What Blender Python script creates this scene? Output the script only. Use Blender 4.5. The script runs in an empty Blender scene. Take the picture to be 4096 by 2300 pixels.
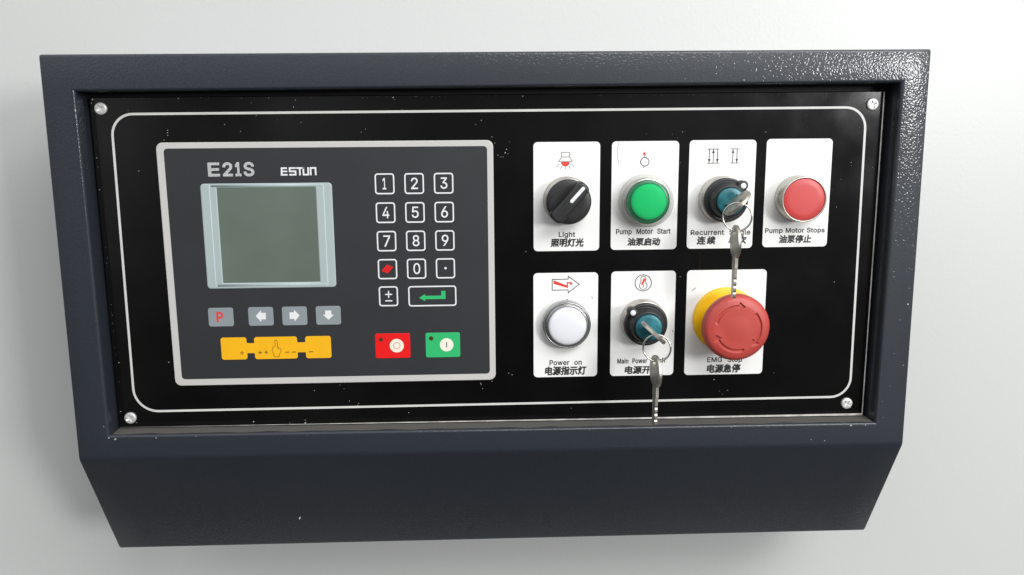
import bpy, bmesh, math, random
from mathutils import Vector, Matrix

# ------------------------------------------------------------------ scene, camera, world, lamps
# All measures below are millimetres in the frame of the operator panel:
# x to the right, y up, z out of the black plate towards the viewer.
scene = bpy.context.scene
COL = scene.collection
BASE_H = 1.30                                   # height of the panel centre above the floor (m)


def B(x, y, z):                                 # panel mm -> world metres (no lift)
    return Vector((x * 0.001, -z * 0.001, y * 0.001))


def W(x, y, z):
    return B(x, y, z) + Vector((0, 0, BASE_H))


cam_data = bpy.data.cameras.new('camera')
cam = bpy.data.objects.new('camera', cam_data)
COL.objects.link(cam)
ROWS = ((0.9990777008396405, -0.0073954222059383675, 0.042297227041185236),
        (0.014851821847035105, 0.98377351416395, -0.17879903863649912),
        (-0.040288597304964445, 0.1792623233139309, 0.982976016170939))
cm = Matrix.Identity(4)
for j, r in enumerate(ROWS):
    v = Vector((r[0], -r[2], r[1]))
    for i in range(3):
        cm[i][j] = v[i]
cm.translation = W(-10.3802, 79.8182, 523.5605)
cam.matrix_world = cm
cam_data.sensor_width = 36.0
cam_data.sensor_fit = 'HORIZONTAL'
cam_data.lens = 29.42
cam_data.clip_start = 0.02
cam_data.clip_end = 50.0
scene.camera = cam

world = bpy.data.worlds.new('World')
scene.world = world
world.use_nodes = True
wn = world.node_tree
for n in list(wn.nodes):
    wn.nodes.remove(n)
w_out = wn.nodes.new('ShaderNodeOutputWorld')
w_bg = wn.nodes.new('ShaderNodeBackground')
w_tc = wn.nodes.new('ShaderNodeTexCoord')
w_sep = wn.nodes.new('ShaderNodeSeparateXYZ')
w_map = wn.nodes.new('ShaderNodeMapRange')
w_map.inputs['From Min'].default_value = -1
w_map.inputs['From Max'].default_value = 1
w_ramp = wn.nodes.new('ShaderNodeValToRGB')
els = w_ramp.color_ramp.elements
els[0].position = 0.0
els[0].color = (0.11, 0.107, 0.10, 1)
els[1].position = 1.0
els[1].color = (1.5, 1.52, 1.54, 1)
for p_, c_ in ((0.26, (0.085, 0.082, 0.077, 1)), (0.40, (0.095, 0.092, 0.087, 1)), (0.53, (0.38, 0.39, 0.41, 1)), (0.65, (0.95, 0.975, 1.0, 1))):
    e_ = els.new(p_)
    e_.color = c_
wn.links.new(w_tc.outputs['Generated'], w_sep.inputs[0])
wn.links.new(w_sep.outputs['Z'], w_map.inputs['Value'])
wn.links.new(w_map.outputs[0], w_ramp.inputs[0])
# the hall behind the viewer: lighter bays and darker uprights from left to right
w_side = wn.nodes.new('ShaderNodeMapRange')
w_side.inputs['From Min'].default_value = -1
w_side.inputs['From Max'].default_value = 1
w_bays = wn.nodes.new('ShaderNodeValToRGB')
be = w_bays.color_ramp.elements
be[0].position, be[1].position = 0.0, 1.0
for e_, g_ in ((be[0], 0.9), (be[1], 1.1)):
    e_.color = (g_, g_, g_, 1)
for p_, g_ in ((0.20, 1.2), (0.315, 1.6), (0.33, 0.55), (0.372, 0.55), (0.385, 1.35), (0.43, 1.0), (0.46, 0.55), (0.56, 0.55), (0.60, 1.0), (0.78, 1.2)):
    e_ = be.new(p_)
    e_.color = (g_, g_, g_, 1)
w_mul = wn.nodes.new('ShaderNodeMixRGB')
w_mul.blend_type = 'MULTIPLY'
w_mul.inputs[0].default_value = 1.0
wn.links.new(w_sep.outputs['X'], w_side.inputs['Value'])
wn.links.new(w_side.outputs[0], w_bays.inputs[0])
wn.links.new(w_ramp.outputs[0], w_mul.inputs[1])
wn.links.new(w_bays.outputs[0], w_mul.inputs[2])
wn.links.new(w_mul.outputs[0], w_bg.inputs['Color'])
wn.links.new(w_bg.outputs[0], w_out.inputs['Surface'])
w_bg.inputs['Strength'].default_value = 0.80


def area(name, pos, target, sx, sy, power, color):
    d = bpy.data.lights.new(name, 'AREA')
    d.shape = 'RECTANGLE'
    d.size, d.size_y, d.energy, d.color = sx, sy, power, color
    o = bpy.data.objects.new(name, d)
    COL.objects.link(o)
    p, t = W(*pos), W(*target)
    o.location = p
    o.rotation_euler = (t - p).to_track_quat('-Z', 'Y').to_euler()
    return o


area('window_light', (1650, 450, 2300), (100, 0, 0), 0.48, 0.52, 33.0, (1.0, 1.0, 0.99))
area('ceiling_light', (600, 900, 1080), (0, 0, 0), 1.20, 0.55, 16.0, (1.0, 1.0, 0.985))

scene.view_settings.view_transform = 'Standard'
scene.view_settings.look = 'None'
scene.view_settings.exposure = 0.12
scene.view_settings.gamma = 1.0
scene.view_settings.use_curve_mapping = False
scene.render.engine = 'CYCLES'


# ------------------------------------------------------------------ materials
def mat(name, color, rough=0.5, metal=0.0, var=0.06, vscale=60.0, bump=0.0, bscale=600.0, bdetail=2.0,
        rvar=0.0, spec=0.5, coat=0.0, color2=None, bdist=0.001, rscale=35.0, skin=None):
    m = bpy.data.materials.new(name)
    m.use_nodes = True
    nt = m.node_tree
    b = nt.nodes['Principled BSDF']
    tc = nt.nodes.new('ShaderNodeTexCoord')
    ns = nt.nodes.new('ShaderNodeTexNoise')
    ns.inputs['Scale'].default_value = vscale
    ns.inputs['Detail'].default_value = 5
    nt.links.new(tc.outputs['Object'], ns.inputs['Vector'])
    rp = nt.nodes.new('ShaderNodeValToRGB')
    c1 = tuple(max(0, c * (1 - var)) for c in color)
    c2 = color2 or tuple(min(1, c * (1 + var)) for c in color)
    rp.color_ramp.elements[0].position = 0.3
    rp.color_ramp.elements[1].position = 0.7
    rp.color_ramp.elements[0].color = (*c1, 1)
    rp.color_ramp.elements[1].color = (*c2, 1)
    nt.links.new(ns.outputs['Fac'], rp.inputs[0])
    nt.links.new(rp.outputs[0], b.inputs['Base Color'])
    b.inputs['Roughness'].default_value = rough
    b.inputs['Metallic'].default_value = metal
    b.inputs['Specular IOR Level'].default_value = spec
    b.inputs['Coat Weight'].default_value = coat
    if rvar:
        n2 = nt.nodes.new('ShaderNodeTexNoise')
        n2.inputs['Scale'].default_value = rscale
        n2.inputs['Detail'].default_value = 6
        nt.links.new(tc.outputs['Object'], n2.inputs['Vector'])
        mr = nt.nodes.new('ShaderNodeMapRange')
        mr.inputs['From Min'].default_value = 0.3
        mr.inputs['From Max'].default_value = 0.7
        mr.inputs['To Min'].default_value = max(0.02, rough - rvar)
        mr.inputs['To Max'].default_value = min(1, rough + rvar)
        nt.links.new(n2.outputs['Fac'], mr.inputs['Value'])
        nt.links.new(mr.outputs[0], b.inputs['Roughness'])
    if skin:
        n4 = nt.nodes.new('ShaderNodeTexNoise')
        n4.inputs['Scale'].default_value = skin[0]
        n4.inputs['Detail'].default_value = 0.0
        nt.links.new(tc.outputs['Object'], n4.inputs['Vector'])
        b4 = nt.nodes.new('ShaderNodeBump')
        b4.inputs['Distance'].default_value = skin[1]
        nt.links.new(n4.outputs['Fac'], b4.inputs['Height'])
        nt.links.new(b4.outputs[0], b.inputs['Coat Normal'])
        b.inputs['Coat Roughness'].default_value = skin[2]
    if bump:
        n3 = nt.nodes.new('ShaderNodeTexNoise')
        n3.inputs['Scale'].default_value = bscale
        n3.inputs['Detail'].default_value = bdetail
        nt.links.new(tc.outputs['Object'], n3.inputs['Vector'])
        bp = nt.nodes.new('ShaderNodeBump')
        bp.inputs['Strength'].default_value = bump
        bp.inputs['Distance'].default_value = bdist
        nt.links.new(n3.outputs['Fac'], bp.inputs['Height'])
        nt.links.new(bp.outputs[0], b.inputs['Normal'])
    return m


M = {}
M['wall'] = mat('wall_powder_coat', (0.572, 0.580, 0.570), 0.38, bump=0.6, bscale=420, bdetail=1.0, bdist=0.00010, var=0.03, vscale=1100, spec=0.4)
M['housing'] = mat('blue_grey_powder_coat', (0.0168, 0.0215, 0.0296), 0.50, var=0.22, vscale=1300, spec=0.35, coat=0.55,
                   skin=(950, 0.000135, 0.11))
M['plate'] = mat('black_gloss_plate', (0.003, 0.0028, 0.0029), 0.12, rvar=0.05, var=0.3, vscale=30, spec=0.45)
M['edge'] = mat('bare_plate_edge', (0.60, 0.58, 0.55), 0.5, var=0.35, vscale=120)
M['line'] = mat('white_line_ink', (0.58, 0.575, 0.56), 0.45, var=0.06)
M['speck'] = mat('pale_dried_specks', (0.48, 0.475, 0.45), 0.6, var=0.35, vscale=500)
M['frame'] = mat('pale_grey_print', (0.50, 0.49, 0.475), 0.42, var=0.05, vscale=15)
M['membrane'] = mat('charcoal_membrane', (0.024, 0.025, 0.028), 0.42, var=0.08, vscale=25, bump=0.08, bscale=1800, bdist=0.0003)
M['white'] = mat('white_ink', (0.69, 0.70, 0.71), 0.5, var=0.04)
M['silver'] = mat('silver_ink', (0.42, 0.42, 0.42), 0.5, var=0.3, vscale=1500)
M['padgrey'] = mat('grey_key_ink', (0.23, 0.265, 0.28), 0.42, var=0.04)
M['bezel'] = mat('blue_grey_bezel_plastic', (0.36, 0.42, 0.425), 0.42, var=0.04, vscale=20)
M['lcd'] = mat('grey_green_lcd', (0.112, 0.142, 0.117), 0.12, var=0.14, vscale=14, coat=1.0)
M['yellow'] = mat('amber_key_ink', (0.80, 0.41, 0.002), 0.5, var=0.03)
M['brown'] = mat('brown_ink', (0.17, 0.075, 0.006), 0.5)
M['redkey'] = mat('red_key_ink', (0.70, 0.003, 0.004), 0.45, var=0.03)
M['greenkey'] = mat('green_key_ink', (0.022, 0.42, 0.135), 0.45, var=0.03)
M['cream'] = mat('cream_ink', (0.78, 0.74, 0.62), 0.5, var=0.03)
M['led_off'] = mat('dark_led_window', (0.055, 0.035, 0.012), 0.3)
M['label'] = mat('white_label', (0.80, 0.80, 0.785), 0.40, var=0.02, vscale=30)
M['ink'] = mat('black_ink', (0.018, 0.018, 0.02), 0.5, var=0.2, vscale=900)
M['greyink'] = mat('thin_grey_ink', (0.13, 0.125, 0.125), 0.5, var=0.2)
M['redink'] = mat('red_ink', (0.66, 0.035, 0.03), 0.5, var=0.1)
M['chrome'] = mat('satin_collar_metal', (0.52, 0.50, 0.46), 0.30, metal=0.85, var=0.08, rvar=0.08, vscale=80)
M['darkring'] = mat('dull_lamp_ring_metal', (0.40, 0.40, 0.40), 0.26, metal=0.9, var=0.1, rvar=0.08)
M['black'] = mat('black_plastic', (0.016, 0.016, 0.017), 0.38, var=0.15, vscale=90, bump=0.06, bscale=1500, bdist=0.0003, rvar=0.06)
M['redcap'] = mat('red_button_plastic', (0.51, 0.052, 0.050), 0.36, var=0.05, vscale=60, rvar=0.06)
M['mushroom'] = mat('worn_red_plastic', (0.43, 0.056, 0.045), 0.42, var=0.10, vscale=45, bump=0.05, bscale=1200, bdist=0.0003, rvar=0.08)
M['ybase'] = mat('yellow_plastic', (0.85, 0.50, 0.004), 0.42, var=0.04)
M['lens_white'] = mat('milky_white_lens', (0.70, 0.70, 0.735), 0.3, var=0.03)
M['lens_green'] = mat('green_lens', (0.0, 0.50, 0.14), 0.5, var=0.05, spec=0.12)
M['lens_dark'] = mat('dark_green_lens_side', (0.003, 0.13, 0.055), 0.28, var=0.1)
M['teal'] = mat('teal_lock_plastic', (0.016, 0.135, 0.165), 0.32, var=0.35, vscale=260, bump=0.12, bscale=700, bdist=0.0004)
M['nickel'] = mat('worn_nickel', (0.46, 0.43, 0.38), 0.42, metal=0.9, var=0.22, vscale=220, bump=0.15, bscale=600, bdist=0.0004, rvar=0.12)
M['steel'] = mat('bright_ring_steel', (0.62, 0.61, 0.58), 0.24, metal=1.0, var=0.08)
M['zinc'] = mat('zinc_screw', (0.72, 0.72, 0.71), 0.42, metal=0.55, var=0.12, vscale=400)
M['void'] = mat('dark_gap', (0.006, 0.006, 0.007), 0.7)
M['bezelline'] = mat('pale_bezel_line', (0.55, 0.62, 0.62), 0.4)

# thin clear silicone: mostly see-through with a sheen and a little milky scatter
mc = bpy.data.materials.new('clear_silicone')
mc.use_nodes = True
nt = mc.node_tree
pb = nt.nodes['Principled BSDF']
pb.inputs['Base Color'].default_value = (0.34, 0.36, 0.31, 1)
pb.inputs['Roughness'].default_value = 0.08
tr = nt.nodes.new('ShaderNodeBsdfTransparent')
lw = nt.nodes.new('ShaderNodeLayerWeight')
lw.inputs['Blend'].default_value = 0.35
mr_ = nt.nodes.new('ShaderNodeMapRange')
mr_.inputs['To Min'].default_value = 0.03
mr_.inputs['To Max'].default_value = 0.72
mx = nt.nodes.new('ShaderNodeMixShader')
nt.links.new(lw.outputs['Facing'], mr_.inputs['Value'])
nt.links.new(mr_.outputs[0], mx.inputs[0])
nt.links.new(tr.outputs[0], mx.inputs[1])
nt.links.new(pb.outputs[0], mx.inputs[2])
nt.links.new(mx.outputs[0], nt.nodes['Material Output'].inputs['Surface'])
M['clear'] = mc


# ------------------------------------------------------------------ mesh helpers
def arc_pts(cx, cy, r, a0, a1, n):
    return [(cx + r * math.cos(math.radians(a0 + (a1 - a0) * i / n)),
             cy + r * math.sin(math.radians(a0 + (a1 - a0) * i / n))) for i in range(n + 1)]


def circle(cx, cy, r, n=48):
    return [(cx + r * math.cos(2 * math.pi * i / n), cy + r * math.sin(2 * math.pi * i / n)) for i in range(n)]


def fillet(pts, rad, n=6):
    """Rounds the corners of a polygon."""
    out = []
    k = len(pts)
    for i in range(k):
        p0, p1, p2 = Vector(pts[i - 1]), Vector(pts[i]), Vector(pts[(i + 1) % k])
        r = rad[i] if isinstance(rad, (list, tuple)) else rad
        a, b = (p0 - p1).normalized(), (p2 - p1).normalized()
        ang = a.angle(b)
        d = r / math.tan(ang / 2)
        c = p1 + (a + b).normalized() * (r / math.sin(ang / 2))
        s, e = p1 + a * d - c, p1 + b * d - c
        a0 = math.atan2(s.y, s.x)
        a1 = math.atan2(e.y, e.x)
        while a1 - a0 > math.pi:
            a1 -= 2 * math.pi
        while a1 - a0 < -math.pi:
            a1 += 2 * math.pi
        for q in range(n + 1):
            t = a0 + (a1 - a0) * q / n
            out.append((c.x + r * math.cos(t), c.y + r * math.sin(t)))
    return out


def rrect(x0, x1, y0, y1, r, n=6):
    return fillet([(x0, y0), (x1, y0), (x1, y1), (x0, y1)], r, n)


class MB:
    """Collects polygons in panel millimetres and links them as one mesh object."""

    def __init__(self):
        self.v, self.f, self.mi, self.sm = [], [], [], []

    def add(self, verts, faces, m=0, smooth=False):
        o = len(self.v)
        self.v += [tuple(p) for p in verts]
        for f in faces:
            self.f.append([o + i for i in f])
            self.mi.append(m)
            self.sm.append(smooth)

    def sheet(self, poly, z, m=0):
        self.add([(x, y, z) for x, y in poly], [list(range(len(poly)))], m)

    def band(self, outer, inner, z, m=0, zi=None):
        n = len(outer)
        zi = z if zi is None else zi
        self.add([(x, y, z) for x, y in outer] + [(x, y, zi) for x, y in inner],
                 [[i, (i + 1) % n, n + (i + 1) % n, n + i] for i in range(n)], m)

    def loft(self, loops, m=0, smooth=True, cap_end=True, cap_start=False):
        n = len(loops[0])
        vs = [p for l in loops for p in l]
        fs = []
        for k in range(len(loops) - 1):
            for i in range(n):
                j = (i + 1) % n
                fs.append([k * n + i, k * n + j, (k + 1) * n + j, (k + 1) * n + i])
        self.add(vs, fs, m, smooth)
        if cap_end:
            self.add(loops[-1], [list(range(n))], m)
        if cap_start:
            self.add(loops[0], [list(range(n))[::-1]], m)

    def slab_rr(self, x0, x1, y0, y1, r, z0, z1, bev=0.0, m=0, back=True):
        lo = [[(x, y, z0) for x, y in rrect(x0, x1, y0, y1, r)]]
        if bev:
            lo.append([(x, y, z1 - bev) for x, y in rrect(x0, x1, y0, y1, r)])
            for a in (30, 60, 90):
                d = bev * (1 - math.cos(math.radians(a)))
                h = bev * math.sin(math.radians(a))
                lo.append([(x, y, z1 - bev + h) for x, y in rrect(x0 + d, x1 - d, y0 + d, y1 - d, max(r - d, 0.05))])
        else:
            lo.append([(x, y, z1) for x, y in rrect(x0, x1, y0, y1, r)])
        self.loft(lo, m, smooth=bool(bev), cap_start=back)

    def prism(self, poly, z0, z1, m=0, bev=0.0):
        n = len(poly)
        lo = [[(x, y, z0) for x, y in poly], [(x, y, z1) for x, y in poly]]
        self.loft(lo, m, smooth=False, cap_start=True)

    def lathe(self, prof, n=64, cx=0, cy=0, m=0, smooth=True, close=True):
        lo = [[(cx + r * math.cos(2 * math.pi * i / n), cy + r * math.sin(2 * math.pi * i / n), z) for i in range(n)]
              for r, z in prof]
        self.loft(lo, m, smooth, cap_end=close)

    def stroke(self, pts, w, z, m=0, closed=False):
        """A flat ribbon of width w along a polyline, mitred at the bends."""
        P = [Vector(p) for p in pts]
        n = len(P)
        L, R = [], []
        for i in range(n):
            if closed or 0 < i < n - 1:
                a, b = (P[i] - P[i - 1]).normalized(), (P[(i + 1) % n] - P[i]).normalized()
            elif i == 0:
                a = b = (P[1] - P[0]).normalized()
            else:
                a = b = (P[-1] - P[-2]).normalized()
            na, nb = Vector((-a.y, a.x)), Vector((-b.y, b.x))
            mn = (na + nb)
            mn = mn.normalized() if mn.length > 1e-6 else na
            k = w / 2 / max(0.35, mn.dot(na))
            L.append((*(P[i] + mn * k), z))
            R.append((*(P[i] - mn * k), z))
        fs = [[i, n + i, n + (i + 1) % n, (i + 1) % n] for i in range(n if closed else n - 1)]
        self.add(L + R, fs, m)

    def text(self, s, x0, x1, y0, y1, z, m=0, bold=0.0, shear=0.0):
        """Flat lettering fitted to a box; bold (mm) is a rim of ink laid just under the edge of each letter."""
        vs, fs = glyphs(s)
        xs = [p[0] + shear * p[1] for p in vs]
        ys = [p[1] for p in vs]
        ax, bx, ay, by = min(xs), max(xs), min(ys), max(ys)
        P = [(x0 + (x - ax) / (bx - ax) * (x1 - x0), y0 + (y - ay) / (by - ay) * (y1 - y0)) for x, y in zip(xs, ys)]
        self.add([(x, y, z + 0.004 * p[2]) for (x, y), p in zip(P, vs)], fs, m)
        if bold:
            cnt = {}
            for f in fs:
                for i in range(len(f)):
                    e = (min(f[i - 1], f[i]), max(f[i - 1], f[i]))
                    cnt[e] = cnt.get(e, 0) + 1
            for q, (i, j) in enumerate(e for e in cnt if cnt[e] == 1):
                a, c = Vector(P[i]), Vector(P[j])
                if (c - a).length < 1e-4:
                    continue
                d = (c - a).normalized()
                n_ = Vector((-d.y, d.x)) * bold
                d *= bold * 0.7
                zz = z - 0.012 + 0.0009 * (q % 9)
                self.add([(*(a - d + n_), zz), (*(a - d - n_), zz), (*(c + d - n_), zz), (*(c + d + n_), zz)], [[0, 1, 2, 3]], m)

    def tube(self, pts, r, n=8, m=0, closed=False):
        P = [Vector(p) for p in pts]
        loops = []
        up = Vector((0.13, 0.31, 0.94)).normalized()
        for i in range(len(P)):
            t = (P[min(i + 1, len(P) - 1)] - P[max(i - 1, 0)]).normalized()
            a = t.cross(up).normalized()
            b = t.cross(a).normalized()
            loops.append([tuple(P[i] + a * r * math.cos(2 * math.pi * k / n) + b * r * math.sin(2 * math.pi * k / n)) for k in range(n)])
        self.loft(loops, m, True, True, True)

    def build(self, name, mats, parent=None, loc=(0, 0, 0), label=None):
        me = bpy.data.meshes.new(name)
        me.from_pydata([B(*p) for p in self.v], [], self.f)
        for mm in (mats if isinstance(mats, (list, tuple)) else [mats]):
            me.materials.append(mm)
        me.polygons.foreach_set('material_index', self.mi)
        me.polygons.foreach_set('use_smooth', self.sm)
        bm = bmesh.new()
        bm.from_mesh(me)
        bmesh.ops.remove_doubles(bm, verts=bm.verts, dist=1e-7)
        bmesh.ops.recalc_face_normals(bm, faces=bm.faces)
        bm.to_mesh(me)
        bm.free()
        o = bpy.data.objects.new(name, me)
        COL.objects.link(o)
        o.location = B(*loc)
        if parent:
            o.parent = parent
        if label:
            o['label'] = label
        return o


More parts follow.
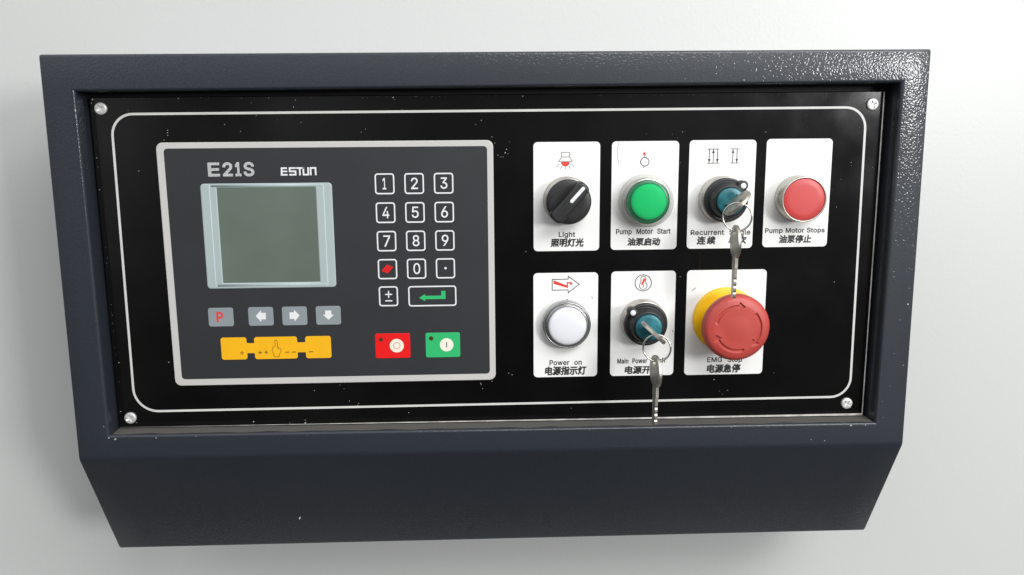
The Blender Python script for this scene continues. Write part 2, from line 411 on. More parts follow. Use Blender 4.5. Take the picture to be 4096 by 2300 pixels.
# outlines of the sans-serif letters: advance width and closed contours, in thousandths of the type size
LATIN = {
    '/': [249,[[235,533,71,-76,14,-76,178,533]]],
    '0': [453,[[227,-7,191,-3,158,7,130,24,105,48,85,77,69,113,57,155,50,202,48,254,50,306,57,353,69,395,85,431,106,461,130,484,159,502,191,512,227,516,262,512,295,502,323,484,348,461,368,431,384,395,396,353,403,306,405,254,403,202,396,155,384,113,368,77,348,48,323,24,295,7,263,-3],[227,50,250,52,271,60,290,74,306,92,320,116,330,144,338,176,342,213,344,254,342,295,338,332,330,365,320,393,306,416,290,435,271,449,250,457,227,460,203,457,182,449,163,435,147,416,134,393,123,365,115,332,111,295,109,254,111,213,115,176,123,144,134,116,147,92,163,74,182,60,203,52]]],
    '1': [453,[[76,0,76,55,391,55,391,0],[276,509,276,0,212,0,212,448,209,448,86,358,86,427,198,509]]],
    '2': [453,[[64,0,64,47,234,229,252,248,268,266,282,282,294,298,303,312,311,327,316,341,319,356,320,371,319,389,315,405,308,419,298,431,287,441,273,449,258,455,241,458,224,460,205,458,188,454,172,447,159,438,148,427,139,413,132,398,128,381,127,362,66,362,68,391,75,418,86,442,102,464,121,482,143,496,168,507,196,513,225,516,254,513,281,507,306,497,328,482,346,465,361,445,372,423,379,398,381,372,380,354,377,336,371,318,363,299,351,280,336,259,317,235,294,209,267,180,153,60,153,57,389,57,389,0]]],
    '3': [453,[[218,-7,188,-5,159,1,133,10,108,22,88,38,70,57,57,79,48,104,44,132,109,132,112,115,118,100,126,87,137,76,150,66,165,59,182,54,200,51,219,50,239,51,258,55,275,61,291,69,304,80,315,93,323,108,328,125,329,145,328,163,323,180,316,196,306,211,292,223,275,234,254,241,229,246,201,248,157,248,157,299,288,448,288,452,70,452,70,509,372,509,372,461,211,278,211,289,247,290,279,286,308,276,333,262,354,244,371,222,383,198,391,173,393,145,390,116,383,90,370,66,354,45,333,27,309,12,281,2,251,-5]]],
    '4': [453,[[40,105,40,158,247,509,311,509,109,166,109,163,413,163,413,105],[282,0,282,121,282,146,282,318,343,318,343,0]]],
    '5': [453,[[221,-7,192,-5,165,1,140,11,118,25,99,41,83,60,71,82,63,105,60,130,122,130,125,115,130,102,138,89,148,78,160,68,173,60,188,54,204,51,221,50,241,51,259,56,276,64,291,75,304,89,314,104,322,122,326,141,328,162,326,183,321,203,314,221,303,237,290,251,275,262,257,270,238,275,218,277,201,276,184,273,167,268,152,262,139,255,128,246,67,253,96,509,366,509,366,452,151,452,134,301,136,301,148,311,162,318,178,325,194,330,212,333,229,334,252,332,274,328,294,321,313,311,330,299,345,285,358,269,370,251,379,231,386,210,390,187,391,163,388,132,381,102,369,76,352,52,332,32,309,15,282,3,253,-4]]],
    '6': [453,[[226,-7,196,-4,168,3,142,15,119,31,100,51,84,74,73,101,66,130,64,162,65,187,71,212,80,239,93,268,112,302,137,340,252,509,322,509,151,261,145,261,151,270,157,279,165,288,174,295,184,302,196,307,208,311,221,313,235,314,265,312,291,305,316,295,337,280,355,262,370,240,380,215,387,187,389,157,387,127,379,98,368,73,352,50,333,30,310,14,284,3,257,-4],[226,48,245,50,263,55,279,63,293,73,304,86,314,101,322,119,326,137,327,157,326,178,322,196,314,213,304,228,293,241,279,251,263,259,245,264,226,265,207,264,190,259,174,252,160,241,148,229,138,214,131,197,126,179,125,158,126,138,131,119,138,102,148,86,160,73,174,63,190,55,207,50]]],
    '7': [453,[[97,0,323,448,323,452,62,452,62,509,391,509,391,449,165,0]]],
    '8': [453,[[226,-7,193,-5,163,1,136,11,111,25,91,42,74,62,62,84,54,109,52,135,53,156,58,176,65,195,75,212,87,228,101,241,117,252,134,260,153,265,153,267,129,276,109,289,93,308,80,330,73,354,70,380,73,405,79,429,90,450,106,469,124,485,146,498,170,508,197,514,226,516,255,514,282,508,306,498,328,485,346,469,361,450,373,429,379,405,382,380,379,354,372,330,359,308,343,289,323,276,300,267,300,265,319,260,335,252,351,241,365,228,377,212,387,195,395,176,399,156,401,135,398,109,391,84,378,62,362,42,341,25,317,11,289,1,259,-5],[226,49,248,50,267,54,285,60,300,69,313,79,323,91,331,106,335,121,337,139,335,157,330,173,322,189,312,202,298,213,283,223,265,230,247,234,226,235,206,234,187,230,169,223,154,213,140,202,130,189,122,173,117,157,115,139,117,121,121,106,129,91,139,79,152,69,167,60,185,54,205,50],[226,290,244,291,260,294,274,300,287,308,298,318,307,330,314,344,318,359,319,376,318,392,314,407,308,420,299,432,288,442,275,449,260,455,244,459,226,460,208,459,192,455,177,449,164,442,153,432,145,420,138,407,134,392,133,376,134,359,138,344,145,330,154,318,165,308,178,300,193,294,209,291]]],
    '9': [453,[[226,516,256,513,285,506,310,494,333,478,352,458,368,434,380,408,387,378,389,347,387,322,382,296,373,270,359,240,340,207,315,168,200,0,130,0,301,248,307,248,302,238,295,229,287,221,278,214,268,207,257,202,245,198,232,195,218,195,188,197,161,203,137,214,116,229,98,247,83,269,72,294,66,321,64,352,66,382,73,411,85,436,101,459,120,479,143,494,168,506,196,513],[226,460,207,459,190,454,174,446,160,435,148,423,138,407,131,390,127,372,125,352,127,331,131,313,138,295,148,280,160,268,174,257,190,250,207,245,226,243,245,245,263,249,279,257,293,267,305,280,314,295,322,312,326,330,327,350,326,371,322,390,314,407,305,422,293,435,279,446,263,454,245,459]]],
    'E': [419,[[60,0,60,509,372,509,372,452,125,452,125,286,355,286,355,229,125,229,125,57,375,57,375,0]]],
    'G': [520,[[269,-7,225,-3,185,7,149,25,118,49,91,79,69,116,53,157,43,203,40,254,43,305,53,352,69,393,91,429,117,459,149,484,184,501,223,512,265,516,291,514,316,510,340,504,363,494,384,483,403,469,421,453,436,436,449,416,460,395,468,373,474,349,408,349,402,365,395,379,387,393,378,406,368,417,356,427,344,436,330,443,315,448,300,453,283,455,265,456,236,453,209,445,183,432,160,414,141,392,125,364,113,332,106,295,103,254,106,213,113,177,125,145,141,117,161,95,184,76,210,63,238,56,269,53,296,55,322,61,345,71,365,85,382,102,396,123,407,147,413,173,415,202,434,199,283,199,283,256,478,256,478,200,475,160,466,124,451,91,431,62,406,38,377,19,344,5,308,-4]]],
    'L': [393,[[60,0,60,509,125,509,125,57,361,57,361,0]]],
    'M': [628,[[60,0,60,509,152,509,277,187,287,159,299,123,311,84,322,49,307,49,318,83,330,121,342,158,352,187,476,509,568,509,568,0,504,0,504,291,504,327,505,369,506,413,507,457,513,457,508,441,503,425,498,409,482,363,467,322,456,291,342,0,286,0,170,291,159,321,145,361,129,408,112,457,119,457,120,416,121,372,122,328,122,291,122,0]]],
    'P': [445,[[60,0,60,509,235,509,272,506,305,499,332,487,356,471,375,452,390,430,400,404,407,377,409,348,407,318,400,291,390,265,375,243,356,223,332,207,305,195,272,188,235,186,125,186,125,0],[125,242,233,242,257,244,279,248,297,256,312,266,324,279,333,294,339,310,343,328,344,348,343,367,339,385,333,402,324,416,312,428,297,439,279,446,257,451,232,452,125,452]]],
    'R': [449,[[60,0,60,509,236,509,273,506,305,500,333,489,356,473,376,455,390,433,401,408,407,381,409,352,407,323,401,296,390,271,376,250,356,232,333,217,305,206,273,200,236,198,96,198,96,255,234,255,258,256,280,260,298,267,313,276,325,287,334,300,340,316,344,333,345,352,344,371,340,389,334,405,325,419,313,430,298,440,279,446,258,451,233,452,125,452,125,0],[353,0,230,229,303,229,428,0]]],
    'S': [447,[[224,-9,188,-7,156,-1,128,9,102,23,81,40,64,60,51,83,42,109,38,137,104,137,108,118,114,102,123,88,136,76,150,66,166,59,185,53,204,50,224,49,246,50,267,54,286,60,303,69,317,79,329,92,338,106,344,122,346,139,344,154,340,168,332,179,322,189,310,197,296,205,280,211,263,217,245,222,184,239,145,253,112,269,86,289,67,313,56,341,52,372,54,400,62,425,75,448,92,468,113,484,138,498,165,508,195,514,227,516,259,514,289,508,316,498,340,484,360,468,377,449,390,427,398,403,401,378,337,378,332,402,320,421,302,437,280,449,254,456,225,459,204,457,185,454,167,448,152,440,139,430,129,418,121,405,117,391,115,376,117,359,122,345,131,334,142,324,155,315,169,308,184,302,198,297,212,293,264,279,279,275,295,270,312,264,328,256,344,248,359,238,372,226,384,213,395,198,402,180,407,161,408,139,406,112,399,87,386,64,370,43,349,25,323,11,294,0,261,-7]]],
    'a': [389,[[160,-9,137,-7,115,-3,94,5,76,15,60,29,48,45,38,63,32,84,30,108,32,128,36,146,43,161,53,174,64,184,78,193,92,200,108,206,125,211,143,214,161,217,178,220,234,227,247,229,257,231,265,235,271,240,274,246,276,255,276,257,275,272,272,285,267,297,260,307,251,315,240,322,227,327,212,330,196,331,178,330,163,327,149,322,137,316,127,309,118,301,110,292,104,283,100,274,41,291,51,313,64,331,79,346,95,358,114,368,133,375,153,380,173,383,194,384,208,384,223,382,239,379,255,375,271,369,286,360,300,350,312,336,322,320,330,301,335,278,337,251,337,0,277,0,277,52,272,52,267,43,260,34,252,25,242,16,229,8,215,1,199,-4,181,-7],[170,45,192,47,211,51,228,59,242,68,254,80,263,93,270,108,274,122,276,138,276,190,272,187,267,184,259,182,251,180,241,178,231,176,200,171,175,168,161,166,147,163,134,159,122,153,112,147,103,139,97,130,93,118,92,105,93,93,96,82,102,72,109,64,119,57,130,52,142,48,156,46]]],
    'c': [396,[[207,-8,174,-5,144,3,117,16,93,35,72,58,56,85,44,116,37,150,34,187,37,225,44,260,56,291,72,318,93,341,117,360,144,374,174,382,207,384,226,384,243,381,260,377,276,371,291,364,305,356,318,346,330,335,340,322,349,308,356,293,362,277,303,262,300,272,295,281,290,289,284,297,278,304,270,311,261,316,252,321,242,325,231,328,220,329,207,330,184,328,163,321,145,310,130,296,118,278,108,258,102,236,98,212,96,187,98,163,102,139,108,117,118,97,130,80,145,66,163,55,184,49,207,46,220,47,232,49,243,52,253,55,262,60,271,66,279,73,285,80,292,89,297,98,301,107,304,117,363,102,357,86,350,70,341,56,331,43,319,32,306,21,292,12,277,5,261,-1,244,-5,226,-7]]],
    'e': [404,[[212,-8,177,-5,145,3,117,16,92,35,72,58,56,85,44,116,37,150,34,187,36,224,44,258,55,290,71,317,91,340,115,359,142,373,172,382,205,384,226,383,246,380,266,374,285,366,303,355,319,341,334,324,347,305,357,282,365,256,370,227,371,194,371,169,75,169,75,221,338,221,310,202,308,226,304,248,298,269,288,286,277,301,263,314,246,323,227,328,205,330,183,328,164,323,146,313,131,301,119,286,109,270,102,251,97,231,96,211,96,178,98,151,102,127,110,106,121,88,135,73,151,61,169,53,190,48,212,46,227,47,241,49,254,53,265,58,276,65,285,73,294,82,300,93,306,105,365,91,358,72,348,55,335,39,320,26,302,14,283,4,261,-3,237,-7]]],
    'f': [254,[[228,379,228,327,6,327,6,379],[81,0,81,432,82,452,87,470,96,486,107,499,120,510,135,519,152,525,169,529,187,530,201,530,212,529,222,527,231,525,238,523,243,521,227,468,215,472,209,473,202,474,195,474,178,472,164,468,154,460,147,449,143,435,142,419,142,0]]],
    'g': [425,[[207,-151,180,-149,156,-146,134,-140,114,-132,97,-122,82,-110,70,-97,59,-84,51,-69,101,-41,107,-49,114,-57,122,-66,131,-74,142,-82,154,-88,169,-93,187,-96,207,-97,236,-95,261,-87,282,-75,298,-58,308,-34,311,-6,311,68,306,68,301,60,294,51,287,41,277,32,266,23,252,16,236,10,217,6,195,5,165,7,138,14,113,27,90,43,71,65,55,90,43,120,36,154,34,191,36,229,43,263,55,293,71,320,90,342,112,361,138,374,166,382,196,384,218,383,237,379,253,373,267,365,279,356,288,346,296,336,302,327,308,319,313,319,313,379,372,379,372,-9,370,-40,363,-67,350,-90,334,-109,314,-124,291,-136,265,-144,237,-149],[205,59,227,61,246,66,264,75,278,87,290,103,300,121,307,142,311,166,312,193,311,219,307,242,300,264,291,283,279,299,264,312,247,322,227,328,205,330,182,328,163,322,145,312,130,298,118,282,109,262,102,241,98,218,96,193,98,167,102,144,109,123,118,104,131,88,145,76,163,66,183,61]]],
    'h': [410,[[114,227,114,0,53,0,53,509,114,509,114,287,102,287,116,319,132,344,152,362,175,374,200,382,227,384,252,383,275,377,295,369,313,356,328,340,341,321,350,298,355,271,357,240,357,0,296,0,296,235,293,263,286,286,273,304,256,318,235,326,210,329,192,328,176,324,161,317,147,308,136,297,126,283,119,266,115,248]]],
    'i': [167,[[53,0,53,379,114,379,114,0],[84,443,73,444,63,448,54,455,47,463,43,472,41,483,43,494,47,504,54,512,63,518,73,522,84,524,95,522,105,518,114,512,121,504,125,494,126,483,125,472,121,463,114,455,105,448,95,444]]],
    'l': [189,[[139,-2,112,0,91,8,74,20,62,37,55,59,53,84,53,509,114,509,114,99,114,83,117,71,120,62,126,57,135,53,146,52,160,53,170,54,181,3,162,-1,154,-2,147,-2]]],
    'm': [610,[[53,0,53,379,112,379,112,295,108,295,114,314,122,331,132,346,144,358,158,368,172,376,187,382,203,385,219,386,245,383,268,375,287,361,303,342,314,320,321,295,312,295,318,312,326,329,337,343,350,356,364,366,381,375,398,381,417,385,437,386,458,385,478,380,497,372,514,361,529,346,541,328,550,307,555,283,557,255,557,0,496,0,496,254,493,279,485,298,473,313,456,323,438,329,419,330,402,329,387,326,374,320,363,312,353,302,345,290,340,277,336,263,335,247,335,0,274,0,274,260,272,280,265,297,253,311,238,322,220,328,199,330,185,329,171,326,158,320,145,312,135,302,126,289,119,274,115,257,114,238,114,0]]],
    'n': [410,[[114,227,114,0,53,0,53,379,112,379,112,287,102,287,116,319,132,344,152,362,175,374,200,382,227,384,252,383,275,377,295,369,313,356,328,340,341,321,350,298,355,271,357,240,357,0,296,0,296,235,293,263,286,286,273,304,256,318,235,326,210,329,192,328,176,324,161,317,147,308,136,297,126,283,119,266,115,248]]],
    'o': [415,[[207,-8,174,-5,144,3,117,16,93,35,72,58,56,85,44,116,37,150,34,187,37,225,44,260,56,291,72,318,93,341,117,360,144,374,174,382,207,384,241,382,271,374,299,360,323,341,343,318,359,291,371,260,379,225,381,187,379,150,371,116,359,85,343,58,323,35,299,16,271,3,241,-5],[207,46,231,49,252,55,270,66,285,80,298,97,307,117,314,139,318,163,319,187,318,212,314,236,307,258,298,278,285,296,270,310,252,321,231,328,207,330,184,328,163,321,145,310,130,296,118,278,108,258,102,236,98,212,96,187,98,163,102,139,108,117,118,97,130,80,145,66,163,55,184,49]]],
    'p': [424,[[53,-143,53,379,112,379,112,319,118,319,123,327,130,336,137,346,147,355,158,364,171,373,188,379,207,383,229,384,259,382,287,374,313,361,335,342,354,320,370,293,381,261,388,227,390,189,388,151,381,116,370,84,355,57,336,34,313,16,288,3,260,-6,229,-8,208,-7,189,-3,173,4,159,12,147,21,138,31,130,41,124,50,118,59,114,59,114,-143],[220,47,242,49,262,55,279,66,294,80,306,97,316,117,323,139,327,163,328,189,327,215,323,239,316,261,307,281,295,298,280,311,262,322,243,328,220,330,198,328,178,322,161,312,147,299,134,282,125,263,118,241,114,216,113,189,114,162,118,138,125,115,135,95,147,78,162,65,179,55,198,49]]],
    'r': [259,[[53,0,53,379,112,379,112,321,115,321,124,339,137,354,152,367,171,377,191,383,213,385,229,384,243,384,243,322,230,324,223,325,215,326,207,326,190,324,174,321,159,315,146,306,135,296,126,284,119,269,115,254,114,237,114,0]]],
    's': [365,[[182,-8,157,-7,133,-3,112,3,93,12,76,24,62,38,50,54,41,73,36,94,94,107,101,87,111,72,124,60,141,52,160,47,181,45,206,47,227,53,244,62,258,74,265,88,268,103,266,115,262,126,254,136,243,144,229,150,212,155,149,170,118,180,92,192,72,208,58,227,50,249,47,274,49,295,55,314,65,332,79,347,95,360,115,370,137,378,161,383,187,384,212,383,234,379,254,372,271,363,286,352,299,339,309,324,318,308,324,290,268,277,262,291,254,304,243,316,228,325,210,331,187,333,166,331,147,326,131,317,119,305,111,292,109,277,110,264,115,253,124,243,136,235,152,229,172,223,229,209,261,200,287,187,306,171,320,153,328,131,331,107,329,85,323,65,312,47,298,31,281,18,260,6,236,-2,210,-7]]],
    't': [227,[[204,379,204,327,6,327,6,379],[65,471,126,471,126,98,127,83,130,70,136,61,144,55,156,51,170,50,185,51,202,54,213,2,207,0,200,-2,192,-3,184,-3,176,-4,168,-4,138,-1,113,7,92,21,77,41,68,64,65,93]]],
    'u': [410,[[182,-5,158,-3,135,2,115,11,97,23,82,39,69,59,60,82,54,109,53,139,53,379,114,379,114,144,116,117,124,94,137,75,154,61,175,53,200,50,218,51,234,55,249,62,263,71,274,83,283,97,290,113,295,132,296,153,296,379,357,379,357,0,298,0,298,92,307,92,294,60,277,35,257,17,234,5,209,-3]]],
    'w': [567,[[138,0,23,379,87,379,133,214,140,190,147,164,154,137,161,107,168,75,175,41,165,41,172,74,179,105,186,135,192,163,199,189,206,214,252,379,316,379,362,214,368,189,375,163,382,136,388,106,395,75,402,41,391,41,399,75,406,106,413,135,420,163,427,189,434,214,480,379,545,379,429,0,368,0,319,172,305,225,300,243,295,262,291,280,277,338,291,338,277,280,263,225,258,207,253,189,248,172,199,0]]],
}

_G = {}


def fill_outlines(loops):
    """Fills closed contours (with their holes) and returns a flat mesh."""
    cu = bpy.data.curves.new('lettering_curve', 'CURVE')
    cu.dimensions = '2D'
    cu.fill_mode = 'FRONT'
    for l in loops:
        sp = cu.splines.new('POLY')
        sp.points.add(len(l) - 1)
        for p, (x, y) in zip(sp.points, l):
            p.co = (x, y, 0, 1)
        sp.use_cyclic_u = True
    return cu


def contour_area(l):
    return sum(l[i - 1][0] * l[i][1] - l[i][0] * l[i - 1][1] for i in range(len(l))) / 2


def glyphs(s):
    """A line of lettering as a flat mesh; strokes of a letter that cross lie on layers of their own."""
    if s in _G:
        return _G[s]
    curves = []
    if all(c in LATIN or c == ' ' for c in s):
        x, layers = 0.0, {}
        for c in s:
            if c == ' ':
                x += 0.25
                continue
            adv, ls = LATIN[c]
            ls = [[(x + l[i] * 0.001, l[i + 1] * 0.001) for i in range(0, len(l), 2)] for l in ls]
            sign = contour_area(max(ls, key=lambda l: abs(contour_area(l)))) > 0
            outs = [l for l in ls if (contour_area(l) > 0) == sign]
            holes = [l for l in ls if (contour_area(l) > 0) != sign]
            for k, l in enumerate(outs):
                layers.setdefault(k, []).append(l)
            layers.setdefault(0, []).extend(holes)
            x += adv * 0.001 + 0.02
        curves = [(k, fill_outlines(l)) for k, l in layers.items()]
    else:
        cu = bpy.data.curves.new('lettering_curve', 'FONT')
        cu.body = s
        cu.size = 1.0
        cu.dimensions = '2D'
        cu.fill_mode = 'FRONT'
        cu.resolution_u = 4
        curves = [(0, cu)]
    vs, fs = [], []
    for k, cu in curves:
        o = bpy.data.objects.new('lettering_curve', cu)
        COL.objects.link(o)
        dg = bpy.context.evaluated_depsgraph_get()
        dg.update()
        me = bpy.data.meshes.new_from_object(o.evaluated_get(dg))
        n0 = len(vs)
        vs += [(v.co.x, v.co.y, k) for v in me.vertices]
        fs += [[n0 + i for i in p.vertices] for p in me.polygons]
        bpy.data.meshes.remove(me)
        bpy.data.objects.remove(o)
        bpy.data.curves.remove(cu)
    _G[s] = (vs, fs)
    return vs, fs


def thing(name, label, cat, loc, group=None, lift=True):
    o = bpy.data.objects.new(name, None)
    COL.objects.link(o)
    o.empty_display_size = 0.02
    o.location = W(*loc)
    o['label'] = label
    o['category'] = cat
    if group:
        o['group'] = group
    return o


# ------------------------------------------------------------------ the wall behind
WALL_Z = -130
b = MB()
xs = [-3000 + 200 * i for i in range(31)]
ys = [-1290 + 215 * i for i in range(15)]
b.add([(x, y, WALL_Z) for y in ys for x in xs],
      [[j * 31 + i, j * 31 + i + 1, (j + 1) * 31 + i + 1, (j + 1) * 31 + i] for j in range(14) for i in range(30)])
wall = b.build('wall', M['wall'], loc=(0, 0, 0))
wall.location.z = BASE_H
wall['kind'] = 'structure'
wall['label'] = 'pale grey painted wall behind the control panel'

# ------------------------------------------------------------------ control panel: housing
panel = thing('control_panel', 'dark blue-grey steel control box with black operator plate on a pale grey wall', 'control panel', (0, 0, WALL_Z))
PZ = -WALL_Z                                     # parts are placed from the back of the box


def part(mb, name, mats, loc=(0, 0, 0), parent=None, label=None):
    """loc in panel coordinates; parent None means the control panel itself"""
    if parent is None:
        o = mb.build(name, mats, panel, (loc[0], loc[1], loc[2] + PZ), label)
    else:
        o = mb.build(name, mats, parent, loc, label)
    return o


HZ = 13.0
xL = lambda y: -262.2 - 0.0055 * (128 - y)
xR = lambda y: 264.6 + 0.0080 * (128 - y)


def side_profile(top, bend, chin_y, chin_z=-31.0):
    pts = [(WALL_Z, top)]
    r = 1.6
    pts += [(HZ - r + r * math.sin(math.radians(a)), top - r + r * math.cos(math.radians(a))) for a in (0, 22, 45, 67, 90)]
    d1 = Vector((0, -1))
    c = Vector((HZ, bend))
    e = Vector((chin_z, chin_y))
    d2 = (e - c).normalized()
    t = 2.5
    A, Cc = c - d1 * t, c + d2 * t
    bez = []
    for k in range(9):
        u = k / 8
        bez.append(tuple(A * (1 - u) ** 2 + c * 2 * u * (1 - u) + Cc * u * u))
    pts_front = list(pts)
    tail = bez
    q = e - d2 * 1.6
    tail += [tuple(q), tuple(e + Vector((-0.5, -0.1))), (chin_z - 2.4, chin_y - 0.2)]
    tail += [(WALL_Z, chin_y - 0.2)]
    return pts_front, tail


fl, tl = side_profile(127.7, -119.6, -202.3)
fr, tr_ = side_profile(129.0, -121.8, -204.0)
OPEN = ((-243.7, 106.5), (247.6, 109.3), (246.8, -106.4), (-243.2, -104.0))   # tl tr br bl of the opening
rows = []
for a, c in zip(fl, fr):
    rows.append([(xL(a[1]), a[1], a[0]), (OPEN[0][0], a[1] + (c[1] - a[1]) * 0.036, a[0]), (OPEN[1][0], a[1] + (c[1] - a[1]) * 0.97, c[0]), (xR(c[1]), c[1], c[0])])
r_top = len(rows)
rows.append([(xL(106.5), 106.5, HZ), (*OPEN[0], HZ), (*OPEN[1], HZ), (xR(109), 109.3, HZ)])
rows.append([(xL(-104), -104.0, HZ), (*OPEN[3], HZ), (*OPEN[2], HZ), (xR(-106), -106.4, HZ)])
for a, c in zip(tl, tr_):
    y0, y1 = a[1], c[1]
    rows.append([(xL(y0), y0, a[0]), (OPEN[3][0], y0 + (y1 - y0) * 0.04, a[0]), (OPEN[2][0], y0 + (y1 - y0) * 0.96, c[0]), (xR(y1), y1, c[0])])
b = MB()
vs = [p for r in rows for p in r]
fs = []
for k in range(len(rows) - 1):
    for i in range(3):
        if k == r_top and i == 1:
            continue
        fs.append([4 * k + i, 4 * k + i + 1, 4 * k + i + 5, 4 * k + i + 4])
b.add(vs, fs, 0, True)
nr = len(rows)
b.add([r[0] for r in rows], [list(range(nr))], 0)
b.add([r[3] for r in rows], [list(range(nr))[::-1]], 0)
# inner walls of the recess
bk = -5.0
ol = [(*p, HZ) for p in OPEN]
ob = [(*p, bk) for p in OPEN]
b.add(ol + ob, [[i, (i + 1) % 4, 4 + (i + 1) % 4, 4 + i] for i in range(4)], 0)
b.add(ob, [[0, 1, 2, 3]], 1)
for _ in range(1):
    me = bpy.data.meshes.new('housing')
    me.from_pydata([B(x, y, z) for x, y, z in b.v], [], b.f)
    me.polygons.foreach_set('material_index', b.mi)
    bm = bmesh.new()
    bm.from_mesh(me)
    bmesh.ops.remove_doubles(bm, verts=bm.verts, dist=1e-6)
    bmesh.ops.recalc_face_normals(bm, faces=bm.faces)
    sharp = [e for e in bm.edges if len(e.link_faces) == 2 and e.calc_face_angle(0) > math.radians(50)
             and max(v.co.y for v in e.verts) < 0.1 and not all(abs(v.co.y - 0.005) < 1e-4 for v in e.verts)]
    def at_opening(e):
        mid = (e.verts[0].co + e.verts[1].co) / 2
        return all(abs(v.co.x) < 0.2505 and -0.109 < v.co.z < 0.1115 and abs(v.co.y + HZ * 0.001) < 1e-4 for v in e.verts)
    inner = [e for e in sharp if at_opening(e)]
    outer = [e for e in sharp if not at_opening(e)]
    bmesh.ops.bevel(bm, geom=inner, offset=0.0021, offset_type='OFFSET', segments=5, profile=0.5, affect='EDGES', clamp_overlap=True)
    outer = [e for e in outer if e.is_valid]
    bmesh.ops.bevel(bm, geom=outer, offset=0.0010, offset_type='OFFSET', segments=3, profile=0.5, affect='EDGES', clamp_overlap=True)
    for f in bm.faces:
        f.smooth = True
    bm.to_mesh(me)
    bm.free()
    me.materials.append(M['housing'])
    me.materials.append(M['void'])
    try:
        me.set_sharp_from_angle(angle=math.radians(35))
    except Exception:
        pass
    housing = bpy.data.objects.new('housing', me)
    COL.objects.link(housing)
    housing.parent = panel
    housing.location = B(0, 0, PZ)

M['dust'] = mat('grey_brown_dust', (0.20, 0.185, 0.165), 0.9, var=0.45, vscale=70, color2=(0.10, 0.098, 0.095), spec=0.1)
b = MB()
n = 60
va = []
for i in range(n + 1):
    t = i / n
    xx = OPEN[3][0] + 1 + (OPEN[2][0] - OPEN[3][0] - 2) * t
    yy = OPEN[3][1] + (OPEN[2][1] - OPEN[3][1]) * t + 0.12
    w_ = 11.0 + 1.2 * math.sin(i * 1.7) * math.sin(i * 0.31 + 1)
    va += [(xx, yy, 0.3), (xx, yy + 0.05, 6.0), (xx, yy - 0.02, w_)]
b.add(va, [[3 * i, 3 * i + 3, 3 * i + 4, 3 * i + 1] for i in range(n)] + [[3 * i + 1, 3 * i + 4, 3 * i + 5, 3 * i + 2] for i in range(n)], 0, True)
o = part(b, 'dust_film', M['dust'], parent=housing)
o['kind'] = 'stuff'

random.seed(11)
b = MB()


def chip(x, y, z, s, nx=0.0):
    k = 8
    pts = []
    a = random.uniform(0, 3.1)
    for i in range(k):
        t = 2 * math.pi * i / k
        r = 0.75 * s * random.uniform(0.6, 1.25)
        u, v = r * math.cos(t), 0.55 * r * math.sin(t)
        pts.append((x + u * math.cos(a) - v * math.sin(a), y + u * math.sin(a) + v * math.cos(a), z + 0.05))
    b.add(pts + [(x, y, z + 0.12)], [[i, (i + 1) % k, k] for i in range(k)])


for i in range(26):
    q = random.random() ** 2
    chip(262.6 - q * 9 + random.uniform(-0.6, 0.6), 127.0 - random.random() ** 2 * 12, HZ, random.uniform(0.25, 0.75))
for i in range(22):
    y_ = 126 - random.random() ** 1.5 * 170
    chip(xR(y_) - 1.7 - random.random() ** 2 * 2.5, y_, HZ, random.uniform(0.15, 0.4))
for x_, y_, s_ in ((262.5, -28, 0.8), (258, -38, 0.5), (262.5, -68, 0.5), (240.5, -107.9, 0.7), (231, -108.0, 0.9), (-189.6, -105.6, 0.6), (-214.5, -106.2, 0.7), (-239.8, -106.4, 1.1),
                   (-243.6, -105.6, 0.7), (214, -118, 0.5), (205, -117, 0.4), (-246.0, -98, 0.5), (100, -107.2, 0.3), (176, -107.9, 0.35), (152, -107.6, 0.3), (60, -106.9, 0.3), (-120, -106.4, 0.3), (252, -103, 0.35),
                   (250.5, -92, 0.3), (256, -60, 0.3), (255, -82, 0.25)):
    chip(x_, y_, HZ, s_)
o = part(b, 'paint_chips', M['speck'], parent=housing)
o['kind'] = 'stuff'
b = MB()
chip(0, 0, 0, 1.3)
part(b, 'paint_chip', M['speck'], (-134.5, -176.6, -16.6), parent=housing)

